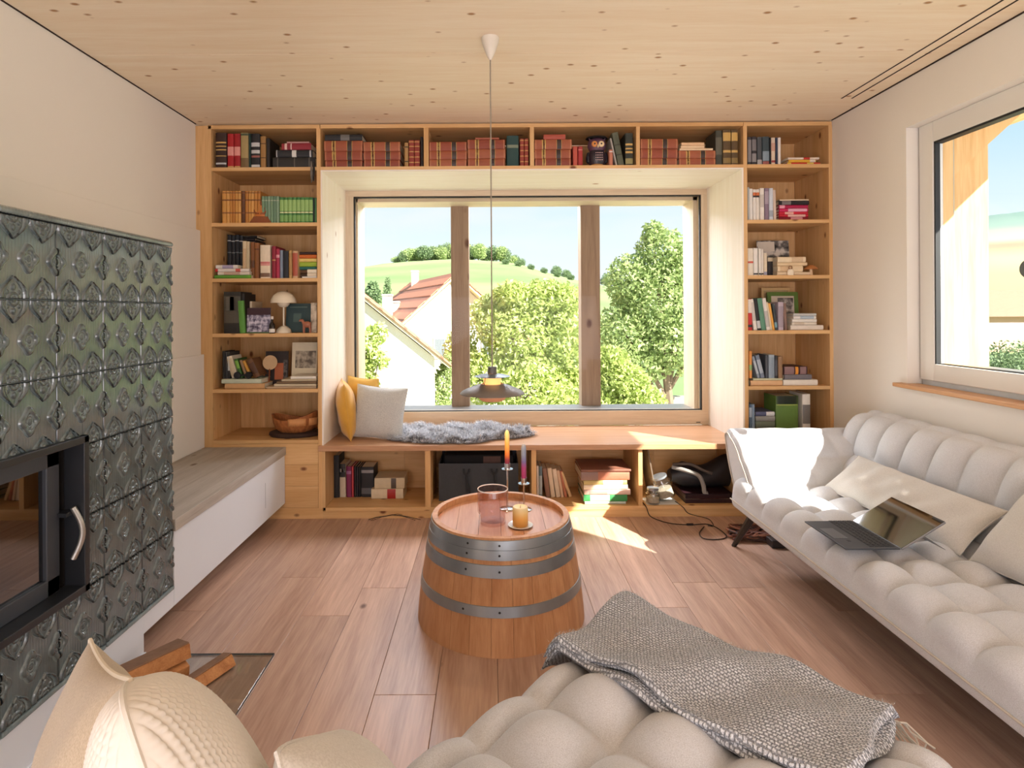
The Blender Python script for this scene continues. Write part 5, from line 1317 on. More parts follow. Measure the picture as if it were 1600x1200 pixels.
# ---- left bookcase, third shelf
w_ = 'left bookcase third shelf'
row(w_ + ' back row', SZ[2], [(354.7 + 6.2 * k, 354.7 + 6.2 * (k + 1), 367 + (k % 2), (30, 38, 46), 'tall dark navy volume', ((0.86, 0.88, SILV), (0.60, 0.62, (120, 126, 130)), (0.3, 0.32, (120, 126, 130)))) for k in range(4)], yf=YF + 0.17, depth=0.17)
row(w_, SZ[2], [
    (378.7, 384.5, 376.7, (224, 208, 172), 'cream paperback', ((0.1, 0.8, (210, 180, 140)),), 0, 0.05), (384.5, 390, 377.5, (216, 198, 160), 'cream paperback', (), 0, 0.05),
    (391, 397.5, 378.5, (132, 82, 42), 'brown leather book', ((0.3, 0.5, (96, 56, 28)),), 0, 0.03), (397.5, 405, 379.5, (142, 90, 46), 'brown leather book', ((0.8, 0.84, (96, 56, 28)),), 0, 0.03),
    (406.2, 422, 383, (232, 214, 188), 'thick cream book with pink motif', ((0.44, 0.50, (206, 120, 116)), (0.38, 0.44, (220, 150, 140)), (0.04, 0.16, (120, 90, 70)))),
    (424.6, 430.8, 384.7, (142, 30, 50), 'deep red book', ((0.55, 0.58, GOLD),)), (431, 436.8, 389, (170, 44, 72), 'crimson book', ((0.7, 0.8, (220, 150, 160)),)),
    (437, 442, 391, (128, 140, 158), 'silver blue book'), (442.2, 450.7, 392, (26, 30, 38), 'black book'),
    (451, 456, 391.5, (192, 154, 92), 'tan patterned book', ((0.1, 0.9, (170, 128, 70)),)), (456.7, 465, 392, (206, 168, 128), 'tan book with red lettering', ((0.08, 0.92, (176, 84, 60)),))])
stack(w_, SZ[2], [(337, 371, 413, 418.8, (232, 228, 222), 'white book', ((0.3, 0.8, (170, 160, 190)),)), (336, 389, 418.8, 424, (230, 222, 214), 'white book with red mark', ((0.0, 0.08, (190, 40, 40)), (0.6, 0.74, (200, 90, 80)))),
    (340, 390, 424, 429, (226, 214, 200), 'cream book', ((0.2, 0.7, (200, 170, 150)),)), (334.7, 392, 429, 434.4, (96, 158, 52), 'bright green book')], 'left flat stack', yf=YF + 0.006, depth=0.10)
stack(w_, SZ[2], [(467, 494.5, 392.7, 397, (62, 40, 34), 'dark brown book'), (467, 494.5, 397, 403, (206, 106, 40), 'orange book'), (467, 494.5, 403, 408.7, (236, 208, 120), 'pale yellow book'), (467, 494.5, 408.7, 416, (164, 190, 60), 'lime green book'),
    (466.7, 494.5, 416, 421, (40, 110, 104), 'teal book'), (466.7, 494.5, 421, 427, (140, 100, 60), 'brown patterned book', ((0.1, 0.9, (96, 66, 40)),)), (466.7, 494.5, 427, 434.5, (120, 84, 50), 'brown patterned book', ((0.1, 0.9, (70, 48, 30)),))], 'right flat stack', yf=YF + 0.05)
stack(w_, SZ[2], [(480, 494.5, 421, 427, (236, 224, 200), 'small cream book'), (480, 494.5, 427, 432.4, (226, 210, 184), 'small cream book'), (472, 494.5, 432.4, 434.8, (238, 234, 226), 'thin white slab')], 'small front stack', yf=YF + 0.004, depth=0.04)
stack(w_, SZ[2], [(380, 401, 365, 369, (26, 26, 30), 'black book on the navy volumes'), (379.8, 398, 369, 373, (32, 32, 38), 'black book on the navy volumes')], 'high flat pair', yf=YF + 0.18, depth=0.15, zbase=SZ[2] + 0.252)
row(w_ + ' behind', SZ[2], [(380, 390, 374.5, (28, 30, 36), 'tall black book'), (390, 400, 374.5, (34, 34, 40), 'tall black book')], yf=YF + 0.20, depth=0.16)

# ---- left bookcase, fourth shelf
w_ = 'left bookcase fourth shelf'
row(w_, SZ[3], [(349, 376, 456, (44, 42, 38), 'large dark art book with white lettering', ((0.25, 0.9, (86, 80, 70)), (0.55, 0.88, (150, 146, 136)))), (376.5, 382, 459, (30, 26, 24), 'tall black book'), (383, 393.5, 471, (222, 206, 176), 'cream boxed book', (), 0, 0.08)], yf=YF + 0.03)
row(w_ + ' front', SZ[3], [(374, 383, 470, (92, 150, 62), 'green paperback', (), -3)], yf=YF + 0.012, depth=0.02)
# ---- left bookcase, fifth shelf
w_ = 'left bookcase fifth shelf'
zt5 = stack(w_, SZ[4], [(346, 408, 592, 599, (196, 204, 182), 'pale green book'), (351, 413, 599, 607.6, (206, 160, 110), 'tan book')], 'bottom pair', yf=YF + 0.006, depth=0.19)
row(w_, zt5, [(347, 351.5, 549, (28, 26, 26), 'slim black book'), (351.5, 355.5, 550, (60, 60, 62), 'slim charcoal book'), (355.5, 359.5, 550, (34, 34, 38), 'slim black book', ((0.3, 0.8, SILV),)),
    (362, 372, 557, (226, 214, 192), 'cream book tilted left', ((0.1, 0.9, (206, 190, 160)),), -10), (374, 380, 561, (52, 96, 40), 'narrow green book', ((0.5, 0.9, (120, 170, 60)),), -9), (383, 388, 563, (150, 120, 90), 'slim brown book', (), -10), (390, 395, 564, (206, 150, 60), 'slim amber book', (), -12), (397, 408, 562, (110, 72, 40), 'brown book tilted left', ((0.2, 0.8, (84, 52, 30)),), -14)], yf=YF + 0.035, depth=0.14)
stack(w_, SZ[4], [(454, 494, 588, 592.5, (236, 230, 216), 'white booklet'), (440, 494, 592.5, 596, (196, 180, 150), 'folded paper'), (432, 494, 596, 600, (120, 96, 70), 'brown leaflet'), (428, 494, 600, 604, (206, 190, 160), 'paper folder'), (416, 494, 604, 607.6, (186, 160, 130), 'paper folder')], 'paper pile', yf=YF + 0.01, depth=0.16)

# ---- overhead compartments
T = SZ[0]
w_ = 'first overhead compartment'
stack(w_, T, [(507.5, 565.5, 207.5, 217.5, (36, 38, 40), 'black book', ((0.42, 0.66, (110, 108, 104)),)), V(506, 566.5, 218, 234.5, 0), V(507, 566, 234.5, 249, 1), V(508, 566, 249, 260, 2)], 'left stack')
stack(w_, T, [V(567.7, 625, 220, 235, 3), V(568, 625.6, 235, 248.5, 1), V(568.5, 625, 248.5, 260, 2)], 'right stack')
row(w_, T, [(632, 638, 223, (176, 136, 84), 'tan book', ((0.2, 0.24, DARK), (0.8, 0.84, DARK))), (638.7, 647, 219, (146, 58, 46), 'red book with gilt bands', tuple((k, k + 0.03, GOLD) for k in (0.15, 0.35, 0.55, 0.75, 0.92))), (647.4, 656, 219, (146, 58, 46), 'red book with gilt bands', tuple((k, k + 0.03, GOLD) for k in (0.15, 0.35, 0.55, 0.75, 0.92))), (657, 661, 214, (40, 32, 30), 'dark slim book')])
w_ = 'second overhead compartment'
stack(w_, T, [V(670.5, 729, 220, 234.5, 1), V(670.8, 729.5, 234.5, 248, 0), V(671, 729, 248, 259.5, 3)], 'left stack')
stack(w_, T, [(742.6, 780, 214, 217, (168, 96, 72), 'thin red brown booklet'), V(730.6, 789, 217, 232, 2), V(731, 789.7, 232, 247, 3), V(731, 789, 247, 259.5, 0)], 'right stack')
row(w_, T, [(792, 810.5, 212, (32, 66, 64), 'dark teal book', ((0.6, 0.7, (120, 130, 110)),)), (812.6, 819, 216.7, (150, 62, 50), 'red book with gilt bands', tuple((k, k + 0.03, GOLD) for k in (0.15, 0.35, 0.55, 0.75, 0.92))), (819.6, 826, 216.7, (150, 62, 50), 'red book with gilt bands', tuple((k, k + 0.03, GOLD) for k in (0.15, 0.35, 0.55, 0.75, 0.92)))])
w_ = 'third overhead compartment'
stack(w_, T, [(849.5, 883.4, 207.5, 215.5, (176, 84, 66), 'small red book'), V(835.3, 893.3, 216, 231.6, 3), V(835.3, 892, 231.6, 246, 0), V(836, 892, 246, 258, 2)], 'left stack')
row(w_, T, [(895.5, 902.7, 229, (188, 84, 68), 'small red book'), (903.5, 910.8, 229, (166, 50, 50), 'small crimson book', ((0.8, 0.86, (200, 120, 110)),)), (952, 958, 234, (196, 124, 100), 'small pink book beside the owl', ((0.85, 0.9, WHITE_),)), (962, 965, 216, (170, 164, 156), 'thin grey book tilted left', (), -9), (966, 976, 207, (88, 92, 74), 'olive grey book tilted left', ((0.3, 0.34, (60, 62, 50)), (0.6, 0.64, (60, 62, 50))), -10), (977.3, 989.5, 208, (50, 54, 46), 'dark green book with gilt bands', ((0.05, 0.22, (150, 140, 90)), (0.38, 0.44, GOLD), (0.50, 0.54, GOLD), (0.62, 0.68, GOLD)))])
w_ = 'fourth overhead compartment'
stack(w_, T, [V(1000.8, 1059, 214.5, 230, 0), V(1001, 1059, 230, 245, 1), V(1001, 1058, 245, 256.5, 3)], 'left stack')
stack(w_, T, [(1065, 1100.6, 219.5, 224.5, (232, 192, 150), 'cream book'), (1064, 1100.6, 224.5, 229, (236, 204, 166), 'cream book'), (1062, 1114, 229, 232.4, (238, 208, 170), 'cream slim box'), V(1060.6, 1118, 232.6, 245, 3), V(1061, 1118, 245, 256, 0)], 'right stack')
row(w_, T, [(1118.6, 1129, 204, (66, 66, 56), 'dark grey book', ((0.3, 0.8, (96, 94, 80)),)), (1130, 1142.6, 202.7, (92, 72, 44), 'olive brown book with gilt spine', ((0.68, 0.92, GOLD), (0.35, 0.42, GOLD), (0.05, 0.2, (140, 116, 66)))), (1143.3, 1153.6, 202.7, (92, 72, 44), 'olive brown book with gilt spine', ((0.68, 0.92, GOLD), (0.35, 0.42, GOLD), (0.05, 0.2, (140, 116, 66))))])

# ---- right bookcase
w_ = 'right bookcase top shelf'
row(w_, SZ[0], [(1168.8, 1174.7, 214, (60, 58, 62), 'black white patterned book', ((0.1, 0.9, (130, 126, 128)),)), (1175.3, 1182.7, 213.5, (52, 50, 54), 'black white patterned book', ((0.1, 0.4, (140, 136, 136)), (0.5, 0.9, (120, 116, 118)))), (1183.6, 1191.3, 214, (74, 78, 82), 'slate grey book', ((0.0, 0.18, (170, 166, 166)),)), (1192, 1202.7, 213.5, (58, 72, 78), 'dark teal book with photo', ((0.14, 0.48, (130, 146, 158)), (0.02, 0.12, (160, 90, 84)))),
    (1203, 1205.4, 215, (24, 24, 26), 'thin black book'), (1205.7, 1212, 215, (222, 200, 176), 'cream flowered book', ((0.08, 0.16, (160, 60, 60)), (0.5, 0.8, (206, 160, 140)))), (1212.4, 1215.6, 215, (44, 54, 78), 'thin navy book'), (1216, 1220.7, 215, (236, 226, 216), 'white slim book')])
stack(w_, SZ[0], [(1231, 1280, 244, 247.6, (232, 216, 200), 'white red paperback', ((0.5, 0.7, (186, 50, 40)),)), (1232.7, 1275, 247.6, 252, (232, 180, 60), 'yellow paperback', ((0.78, 0.98, (230, 214, 200)),)), (1230, 1282, 252, 255.6, (206, 60, 44), 'red paperback', ((0.0, 0.12, (230, 190, 80)), (0.6, 0.8, (236, 200, 90))))])
w_ = 'right bookcase second shelf'
row(w_, SZ[1], [(1168.6, 1171.3, 292.7, (178, 182, 180), 'grey white slim book'), (1171.5, 1176.7, 295, (232, 228, 220), 'white book'), (1177, 1182, 296, (234, 228, 218), 'white book with orange label', ((0.80, 0.90, (206, 110, 60)), (0.74, 0.80, (50, 40, 36)))), (1182, 1187.3, 296, (228, 220, 208), 'white book with orange label', ((0.80, 0.90, (206, 110, 60)), (0.74, 0.80, (50, 40, 36)))), (1188, 1194.7, 294, (236, 228, 216), 'ivory book', ((0.4, 0.8, (206, 196, 184)),)), (1195.3, 1202, 294, (136, 116, 132), 'mauve book', ((0.5, 0.9, (170, 154, 166)),)), (1202.3, 1208.7, 294, (206, 212, 220), 'pale blue book', ((0.1, 0.3, (160, 168, 180)),)), (1209.3, 1214, 297, (214, 190, 172), 'beige slim book', (), -1.2)])
stack(w_, SZ[1], [(1218.5, 1264, 309.8, 312, (226, 206, 176), 'thin cream booklet'), (1217.3, 1264, 312, 318.7, (32, 26, 30), 'black book', ((0.1, 0.4, (120, 110, 110)),)), (1217.3, 1263, 318.7, 324.2, (178, 22, 74), 'magenta book', ((0.02, 0.2, (226, 150, 170)),)), (1218, 1263, 324.2, 329.4, (196, 28, 84), 'magenta book', ((0.3, 0.95, (236, 170, 190)),)), (1217.3, 1263, 329.4, 333.6, (206, 30, 56), 'scarlet book', ((0.2, 0.5, (236, 170, 160)),)), (1217.6, 1263, 333.6, 337.6, (196, 26, 50), 'scarlet book', ((0.3, 0.9, (236, 180, 170)),)), (1217.3, 1263, 337.6, 342.3, (130, 16, 32), 'dark red book', ((0.4, 0.8, (206, 140, 140)),))])
w_ = 'right bookcase third shelf'
row(w_, SZ[2], [(1168.9, 1177.7, 388, (232, 220, 200), 'ivory book with red print', ((0.45, 0.52, (206, 90, 70)),)), (1178, 1185, 387.7, (236, 230, 220), 'white book', ((0.03, 0.08, DARK),)), (1186, 1189.7, 388.5, (234, 228, 216), 'white slim book', ((0.03, 0.08, DARK),)), (1189.8, 1193.5, 389.5, (230, 222, 210), 'white slim book', ((0.03, 0.08, DARK),)), (1194, 1199.5, 395.5, (222, 206, 178), 'cream book', ((0.02, 0.16, (150, 150, 170)),)), (1200, 1208.5, 401, (36, 32, 34), 'small dark book', ((0.75, 0.95, (206, 190, 160)),), 0, 0.06)])
stack(w_, SZ[2], [(1215, 1259, 399.8, 408.5, (232, 212, 178), 'cream paperback', ((0.5, 0.9, (214, 186, 150)),)), (1214.6, 1261.5, 408.5, 413.8, (226, 200, 160), 'cream paperback'), (1215, 1254.5, 413.8, 423.4, (230, 206, 168), 'thick cream paperback', ((0.1, 0.6, (212, 180, 140)),)), (1214.5, 1266, 423.4, 428.7, (228, 204, 170), 'cream paperback', ((0.5, 0.52, (176, 120, 80)),))])
w_ = 'right bookcase fourth shelf'
row(w_, SZ[3], [(1169.2, 1176, 467, (196, 44, 44), 'red white book', ((0.55, 0.98, (226, 214, 200)), (0.1, 0.18, DARK)), 0), (1178, 1184, 467.5, (232, 224, 212), 'white book tilted left', ((0.3, 0.9, (200, 190, 180)),), -6), (1184.3, 1190, 467, (36, 34, 34), 'black book tilted left', ((0.06, 0.3, SILV),), -6), (1190.2, 1198, 466, (92, 142, 116), 'sage green book tilted left', (), -7), (1198.3, 1204.5, 466, (230, 222, 212), 'white book tilted left', ((0.1, 0.6, (190, 184, 176)),), -7), (1204.6, 1207.4, 472, (224, 206, 172), 'thin cream book tilted left', (), -7), (1207.6, 1211.6, 474, (230, 168, 76), 'amber book tilted left', (), -7), (1211.8, 1216, 475, (60, 68, 70), 'dark slate book tilted left', ((0.1, 0.3, (120, 160, 170)),), -5), (1216.5, 1225, 472, (190, 174, 184), 'mauve grey book', ((0.1, 0.85, (160, 146, 156)),)), (1226, 1231, 474, (140, 110, 96), 'brown book', (), -2, 0.03)])
stack(w_, SZ[3], [(1240, 1275.5, 489, 493.2, (200, 200, 196), 'pale grey book'), (1240, 1275.5, 493.2, 498, (230, 226, 220), 'white book', ((0.3, 0.9, (180, 196, 206)),)), (1238, 1276, 498, 503, (232, 226, 216), 'white book'), (1237.5, 1276, 503, 507.6, (226, 216, 200), 'cream book', ((0.1, 0.5, (206, 190, 170)),)), (1235.5, 1286.5, 507.6, 515.4, (230, 220, 206), 'wide ivory box book')])
w_ = 'right bookcase fifth shelf'
ztr = stack(w_, SZ[4], [(1177, 1222.5, 591, 594.5, (206, 206, 170), 'flat pale green book'), (1173, 1222.5, 594.5, 602.8, (222, 178, 132), 'flat tan wooden box book')], 'left pair', depth=0.18)
row(w_, ztr, [(1170.8, 1175.8, 549, (226, 150, 76), 'orange book', ((0.3, 0.5, (150, 180, 110)),)), (1184, 1188.5, 557, (140, 152, 164), 'grey blue book tilted left', ((0.2, 0.8, (180, 190, 196)),), -9), (1189.5, 1196, 555, (120, 132, 148), 'slate blue book tilted left', ((0.2, 0.8, (170, 180, 190)),), -9), (1196.5, 1201.5, 555, (70, 76, 84), 'dark grey book'), (1201.7, 1211, 554.6, (160, 172, 182), 'light blue grey book', ((0.05, 0.9, (140, 154, 166)),)), (1211.2, 1216, 556, (44, 42, 44), 'black slim book', ((0.1, 0.8, (70, 70, 76)),)), (1216.5, 1223.4, 557, (150, 116, 84), 'brown grey book')], depth=0.15)
stack(w_, SZ[4], [(1224.4, 1261.6, 573.5, 586, (62, 26, 30), 'dark maroon book with orange square', ((0.50, 0.62, (226, 150, 50)), (0.04, 0.44, (140, 110, 110)), (0.70, 0.95, (140, 110, 110)))), (1226, 1268.7, 586, 594, (116, 112, 118), 'grey book'), (1224, 1277.5, 594, 603.2, (236, 228, 214), 'white box book')], 'right stack')
w_ = 'right bookcase lowest shelf'
row(w_, SZ[5], [(1171, 1175.5, 632, (86, 108, 130), 'blue slim book', ((0.6, 0.9, (170, 180, 190)),)), (1175.5, 1180, 632, (130, 150, 170), 'pale blue slim book'), (1213, 1248, 619, (96, 128, 56), 'large olive green book with dark top', ((0.80, 1.0, (30, 40, 28)), (0.77, 0.79, (170, 180, 90)))), (1254.5, 1267, 616, (226, 220, 210), 'white slipcase book', ((0.3, 0.75, (120, 116, 112)), (0.05, 0.2, (130, 126, 120))))], depth=0.16)
stack(w_, SZ[5], [(1181, 1211, 649, 656, (88, 92, 122), 'blue grey book', ((0.55, 0.98, (222, 222, 220)),)), (1181, 1211, 656, 664, (150, 150, 146), 'grey book'), (1181, 1211, 664, 674, (110, 120, 104), 'olive grey book'), (1181, 1212, 674, 688, (130, 120, 106), 'thick taupe book')])

# ---- bench compartments
w_ = 'first bench compartment'
row(w_, FB, [(518.5, 530, 712, (28, 28, 30), 'tall black binder', (), 0, -0.01), (530.5, 540, 725, (206, 190, 166), 'white black book', ((0.6, 1.0, (40, 38, 38)), (0.75, 0.85, (200, 200, 196)))), (541, 549, 729, (130, 40, 84), 'magenta book', ((0.75, 0.85, (170, 110, 150)),)), (549.5, 552.5, 729, (190, 66, 74), 'thin red book'), (553.5, 556.5, 729, (30, 28, 32), 'thin black book'), (557, 560, 730, (44, 40, 46), 'thin charcoal book'), (560.5, 563.5, 730, (26, 26, 28), 'thin black book'), (564, 584, 730, (36, 36, 40), 'wide black book with white lettering', ((0.80, 0.9, (150, 146, 146)), (0.10, 0.3, (96, 96, 100))))], yf=YF + 0.20, depth=0.14)
stack(w_, FB, [(585, 632, 745, 762, (214, 196, 162), 'cream hardback', ((0.55, 0.72, (90, 76, 66)),)), (580, 630, 762, 777.5, (222, 204, 172), 'cream hardback with red label', ((0.50, 0.76, (176, 42, 34)),))], 'lying pair', yf=YF + 0.16, depth=0.17)
w_ = 'third bench compartment'
row(w_, FB, [(838.6, 842, 728, (232, 222, 206), 'thin white book'), (842.3, 847.5, 729, (110, 130, 138), 'slate blue book', ((0.1, 0.7, (180, 190, 190)),)), (853, 860.5, 732, (150, 112, 92), 'dusty brown book tilted left', (), -6), (861, 868, 731.5, (232, 210, 180), 'cream book tilted left', (), -6), (869, 876, 733, (230, 212, 186), 'ivory book tilted left', (), -6.5), (876.5, 881.5, 735, (222, 190, 160), 'pale pink book tilted left', (), -7), (882, 887, 736, (190, 120, 90), 'red brown book tilted left', (), -8), (889, 894.5, 738, (226, 190, 140), 'tan book tilted left', (), -14)], yf=YF + 0.17, depth=0.14)
stack(w_, FB, [(908, 986, 736, 740, (130, 84, 66), 'large brown picture book'), (908, 984, 740, 753.5, (176, 110, 84), 'large copper photo book', ((0.0, 0.35, (140, 110, 100)),)), (912, 980, 753.5, 760.5, (190, 170, 110), 'olive cream book', ((0.45, 0.9, (226, 222, 206)),)), (912, 981, 760.5, 768, (226, 210, 186), 'cream book'), (913, 985, 768, 776, (222, 190, 176), 'pale pink book', ((0.1, 0.5, (196, 150, 140)),)), (912, 980, 776, 786.5, (52, 136, 76), 'green book', ((0.15, 0.6, (160, 200, 170)),)), (914, 978, 786.5, 791, (206, 216, 206), 'pale booklet')], 'big flat stack', yf=YF + 0.03, depth=0.26)
# ================================================================== OBJECTS ON THE SHELVES
def card(name, label, cat, px0, px1, py0, py1, y, mat, border=None, bw=0.012, lean=0.10, inner=None, zsh=None, group=None):
    """flat framed picture or cover leaning back against the shelf wall"""
    a, b = W(px0, py1, y), W(px1, py0, y); w, h = b.x - a.x, b.z - (zsh if zsh else a.z)
    t = thing(name, label, cat, (a.x, y, (zsh if zsh else a.z) + 0.001), (-lean, 0, 0), group)
    if border:
        G().box(0, w, 0, 0.012, 0, bw).box(0, w, 0, 0.012, h - bw, h).box(0, bw, 0, 0.012, bw, h - bw).box(w - bw, w, 0, 0.012, bw, h - bw).build('frame', border, t, bevel=0.001)
        G().box(bw * 0.6, w - bw * 0.6, 0.004, 0.010, bw * 0.6, h - bw * 0.6).build('picture', mat, t)
    else:
        G().box(0, w, 0.0, 0.006, 0, h).build('picture', mat, t, bevel=0.0006)
    if inner:
        for (u0, u1, v0, v1, m_) in inner: G().box(u0 * w, u1 * w, 0.002 if border else -0.0008, 0.005, v0 * h, v1 * h).build('print', m_, t)
    return t
def patchy(name, cols, scale=14.0, contrast=0.12):
    """printed photograph: blotches of a few tones"""
    if name in MATS: return MATS[name]
    m, nt, N, L, b = base_mat(name); tc = N.new('ShaderNodeTexCoord'); ns = N.new('ShaderNodeTexNoise'); ns.inputs['Scale'].default_value = scale; ns.inputs['Detail'].default_value = 6
    L.new(tc.outputs['Object'], ns.inputs['Vector']); rp = N.new('ShaderNodeValToRGB'); L.new(ns.outputs['Fac'], rp.inputs[0])
    n = len(cols)
    for i, c in enumerate(cols):
        p = 0.5 - contrast + 2 * contrast * i / (n - 1); e = rp.color_ramp.elements[i] if i < 2 else rp.color_ramp.elements.new(p)
        e.color = lin(c)
    for i, c in enumerate(cols): pass
    ps = sorted([0.5 - contrast + 2 * contrast * i / (n - 1) for i in range(n)])
    for el, p, c in zip(rp.color_ramp.elements, ps, cols): el.position = p; el.color = lin(c)
    L.new(rp.outputs['Color'], b.inputs['Base Color']); b.inputs['Roughness'].default_value = 0.4
    MATS[name] = m; return m

# carved figure on the second left shelf
p = W(410, 347, YF + 0.05); honey = plain('honey_wood', (198, 118, 56), 0.35, var=0.2, scale=30); hw_d = plain('dark_honey_wood', (136, 72, 34), 0.4, var=0.2, scale=30)
fg = thing('carved_figurine', 'small honey coloured carved figure on a wooden base, left bookcase', 'figurine', (p.x, YF + 0.022, SZ[1]))
G().prism([(-0.068, 0), (0.068, 0), (0.048, 0.040), (-0.040, 0.042)], -0.010, 0.028, 'y').build('base', hw_d, fg, bevel=0.004)
G().lathe([(0, 0), (0.034, 0.0), (0.040, 0.012), (0.030, 0.024), (0.022, 0.045), (0.024, 0.060), (0.012, 0.070), (0.0, 0.071)], (0, 0.008, 0.041), 20, sy=0.6).build('body', honey, fg)
G().lathe([(0, 0), (0.008, 0.001), (0.0135, 0.010), (0.013, 0.020), (0.007, 0.028), (0.0, 0.031)], (0, 0.006, 0.108), 16).build('head', hw_d, fg)
for s in (-1, 1): G().tube([(s * 0.020, 0.004, 0.100), (s * 0.036, 0.0, 0.075), (s * 0.026, -0.006, 0.058), (s * 0.004, -0.012, 0.056)], [0.008, 0.008, 0.007, 0.006], 8).build('arm', hw_d, fg)

# strap hanging at the end of the top left shelf
hs_ = thing('hanging_cloth', 'dark grey folded cloth hanging from the top left shelf edge', 'cloth', (W(490, 262, YF).x, YF - 0.008, SZ[0]))
G().grid([[(-0.014 + 0.010 * u, -0.004 - 0.006 * math.sin(v * 5 + u * 2), 0.03 - v * 0.13 + 0.02 * u * (v > 0.5)) for v in np.linspace(0, 1, 10)] for u in np.linspace(0, 1, 4)] ).build('grey_fold', plain('felt_grey', (118, 110, 100), 0.9), hs_)
G().grid([[(0.000 + 0.014 * u * (1 - abs(v - 0.45)), -0.008 - 0.004 * u, 0.025 - v * 0.115) for v in np.linspace(0, 1, 10)] for u in np.linspace(0, 1, 4)]).build('dark_fold', plain('felt_dark', (44, 40, 36), 0.9), hs_)
for o in [x for x in bpy.data.objects if x.parent == hs_]:
    b = o.modifiers.new('thick', 'SOLIDIFY'); b.thickness = 0.003

# mushroom lamp, pictures, bottle, animal on the fourth left shelf
p = W(442, 520, YF + 0.055)
ml_ = thing('table_lamp', 'small white mushroom shaped table lamp on the left bookcase', 'lamp', (p.x, YF + 0.070, SZ[3]))
wl_ = plain('cream_enamel', (236, 222, 196), 0.3, var=0.02)
sc = (YF + 0.070) / F
G().lathe([(0, 0), (12 * sc, 0), (12 * sc, 0.006), (10.5 * sc, 5.5 * sc), (6 * sc, 10 * sc), (1.5 * sc, 11.5 * sc), (0, 11.5 * sc)], n=32).build('base', wl_, ml_)
G().lathe([(1.3 * sc, 10 * sc), (1.3 * sc, 42 * sc)], n=12).build('stem', wl_, ml_)
G().lathe([(1.5 * sc, 40 * sc), (6 * sc, 41 * sc), (9 * sc, 45 * sc), (9.5 * sc, 48 * sc)], n=32).build('lower_bowl', wl_, ml_)
G().lathe([(19.5 * sc, 47 * sc), (18.5 * sc, 53 * sc), (15 * sc, 59 * sc), (9 * sc, 63.5 * sc), (3 * sc, 65.3 * sc), (0, 65.5 * sc)], n=40).build('shade', wl_, ml_)
card('photo_print', 'purple grey landscape photo leaning on the left bookcase', 'photo', 385.5, 422, 481, 519.5, YF + 0.020, patchy('photo_snow', [(70, 60, 84), (150, 146, 168), (214, 208, 222)], 40), None, lean=0.06, inner=[(0, 1, 0.72, 1.0, plain('photo_dark_plum', (58, 34, 44), 0.5)), (0, 1, 0.0, 0.05, plain('photo_green', (80, 110, 70), 0.5))], zsh=SZ[3])
bt = thing('small_bottle', 'tiny dark glass bottle with white label beside the mushroom lamp', 'bottle', (W(425.5, 520, YF + 0.012).x, YF + 0.008, SZ[3]))
G().lathe([(0, 0), (0.0165, 0), (0.0175, 0.003), (0.0175, 0.050), (0.013, 0.060), (0.0065, 0.070), (0.0065, 0.088), (0, 0.088)], n=24).build('glass', plain('dark_bottle_glass', (40, 28, 24), 0.1), bt)
G().lathe([(0.0178, 0.006), (0.0178, 0.028)], n=24).build('label', plain('white_label', (232, 226, 214), 0.6), bt)
G().lathe([(0, 0.086), (0.0085, 0.086), (0.0085, 0.103), (0, 0.104)], n=20).build('cap', plain('cap_white', (226, 214, 200), 0.4), bt)
card('cover_board', 'dark teal cover with ornament behind the mushroom lamp', 'book cover', 446, 484.5, 474, 517, YF + 0.130, plain('dark_teal_cover', (50, 74, 76), 0.55), None, lean=0.12, inner=[(0.30, 0.62, 0.36, 0.66, plain('teal_ornament', (78, 104, 100), 0.5)), (0.15, 0.85, 0.86, 0.89, plain('teal_ornament_line', (104, 124, 116), 0.5))], zsh=SZ[3])
card('stone_slab', 'upright mottled cream stone slab at the shelf end', 'stone', 485.5, 494.5, 473, 519, YF + 0.06, patchy('cream_stone', [(150, 132, 110), (206, 190, 164), (226, 212, 190)], 22), None, lean=0.04, zsh=SZ[3])
an_ = thing('animal_figurine', 'small reddish carved animal before the teal cover', 'figurine', (W(479, 520, YF + 0.03).x, YF + 0.03, SZ[3]))
rw = plain('reddish_wood', (168, 106, 78), 0.5, var=0.2, scale=30)
G().lathe([(0, -0.026), (0.012, -0.024), (0.019, -0.010), (0.020, 0.008), (0.014, 0.022), (0, 0.026)], n=16, M=Matrix.Translation((0.004, 0, 0.052)) @ Matrix.Rotation(PI / 2, 4, 'Y')).build('body', rw, an_)
for x, y in ((-0.014, 0.008), (-0.014, -0.008), (0.020, 0.008), (0.020, -0.008)): G().tube([(x, y, 0.045), (x * 1.15, y, 0.022), (x * 1.1, y, 0)], [0.007, 0.0045, 0.004], 8).build('leg', rw, an_)
G().tube([(-0.016, 0, 0.060), (-0.026, 0, 0.078), (-0.036, 0, 0.080), (-0.045, 0, 0.072)], [0.010, 0.009, 0.008, 0.004], 8).build('head', rw, an_)

# fifth left shelf: fan, sun card, engraving, binocular-like black object
card('sun_card', 'dark card with orange sun flower on the left bookcase', 'card', 413.5, 449, 549, 595, YF + 0.15, plain('dark_brown_card', (44, 34, 32), 0.6), None, lean=0.10, inner=[(0.42, 0.80, 0.18, 0.66, plain('orange_sun', (186, 104, 66), 0.6)), (0.78, 0.96, 0.1, 0.75, patchy('card_edge', [(40, 34, 34), (110, 104, 100)], 60))], zsh=SZ[4])
fn = thing('round_fan', 'round beige paper fan leaning before the dark card', 'fan', (W(419, 600, YF + 0.10).x, YF + 0.11, SZ[4] + 0.002), (-0.15, 0, 0))
G().lathe([(0, -0.002), (0.046, -0.002), (0.046, 0.002), (0, 0.002)], n=32, M=Matrix.Translation((0, 0, 0.150)) @ Matrix.Rotation(PI / 2, 4, 'X')).build('paper_disc', plain('fan_beige', (214, 180, 138), 0.7), fn)
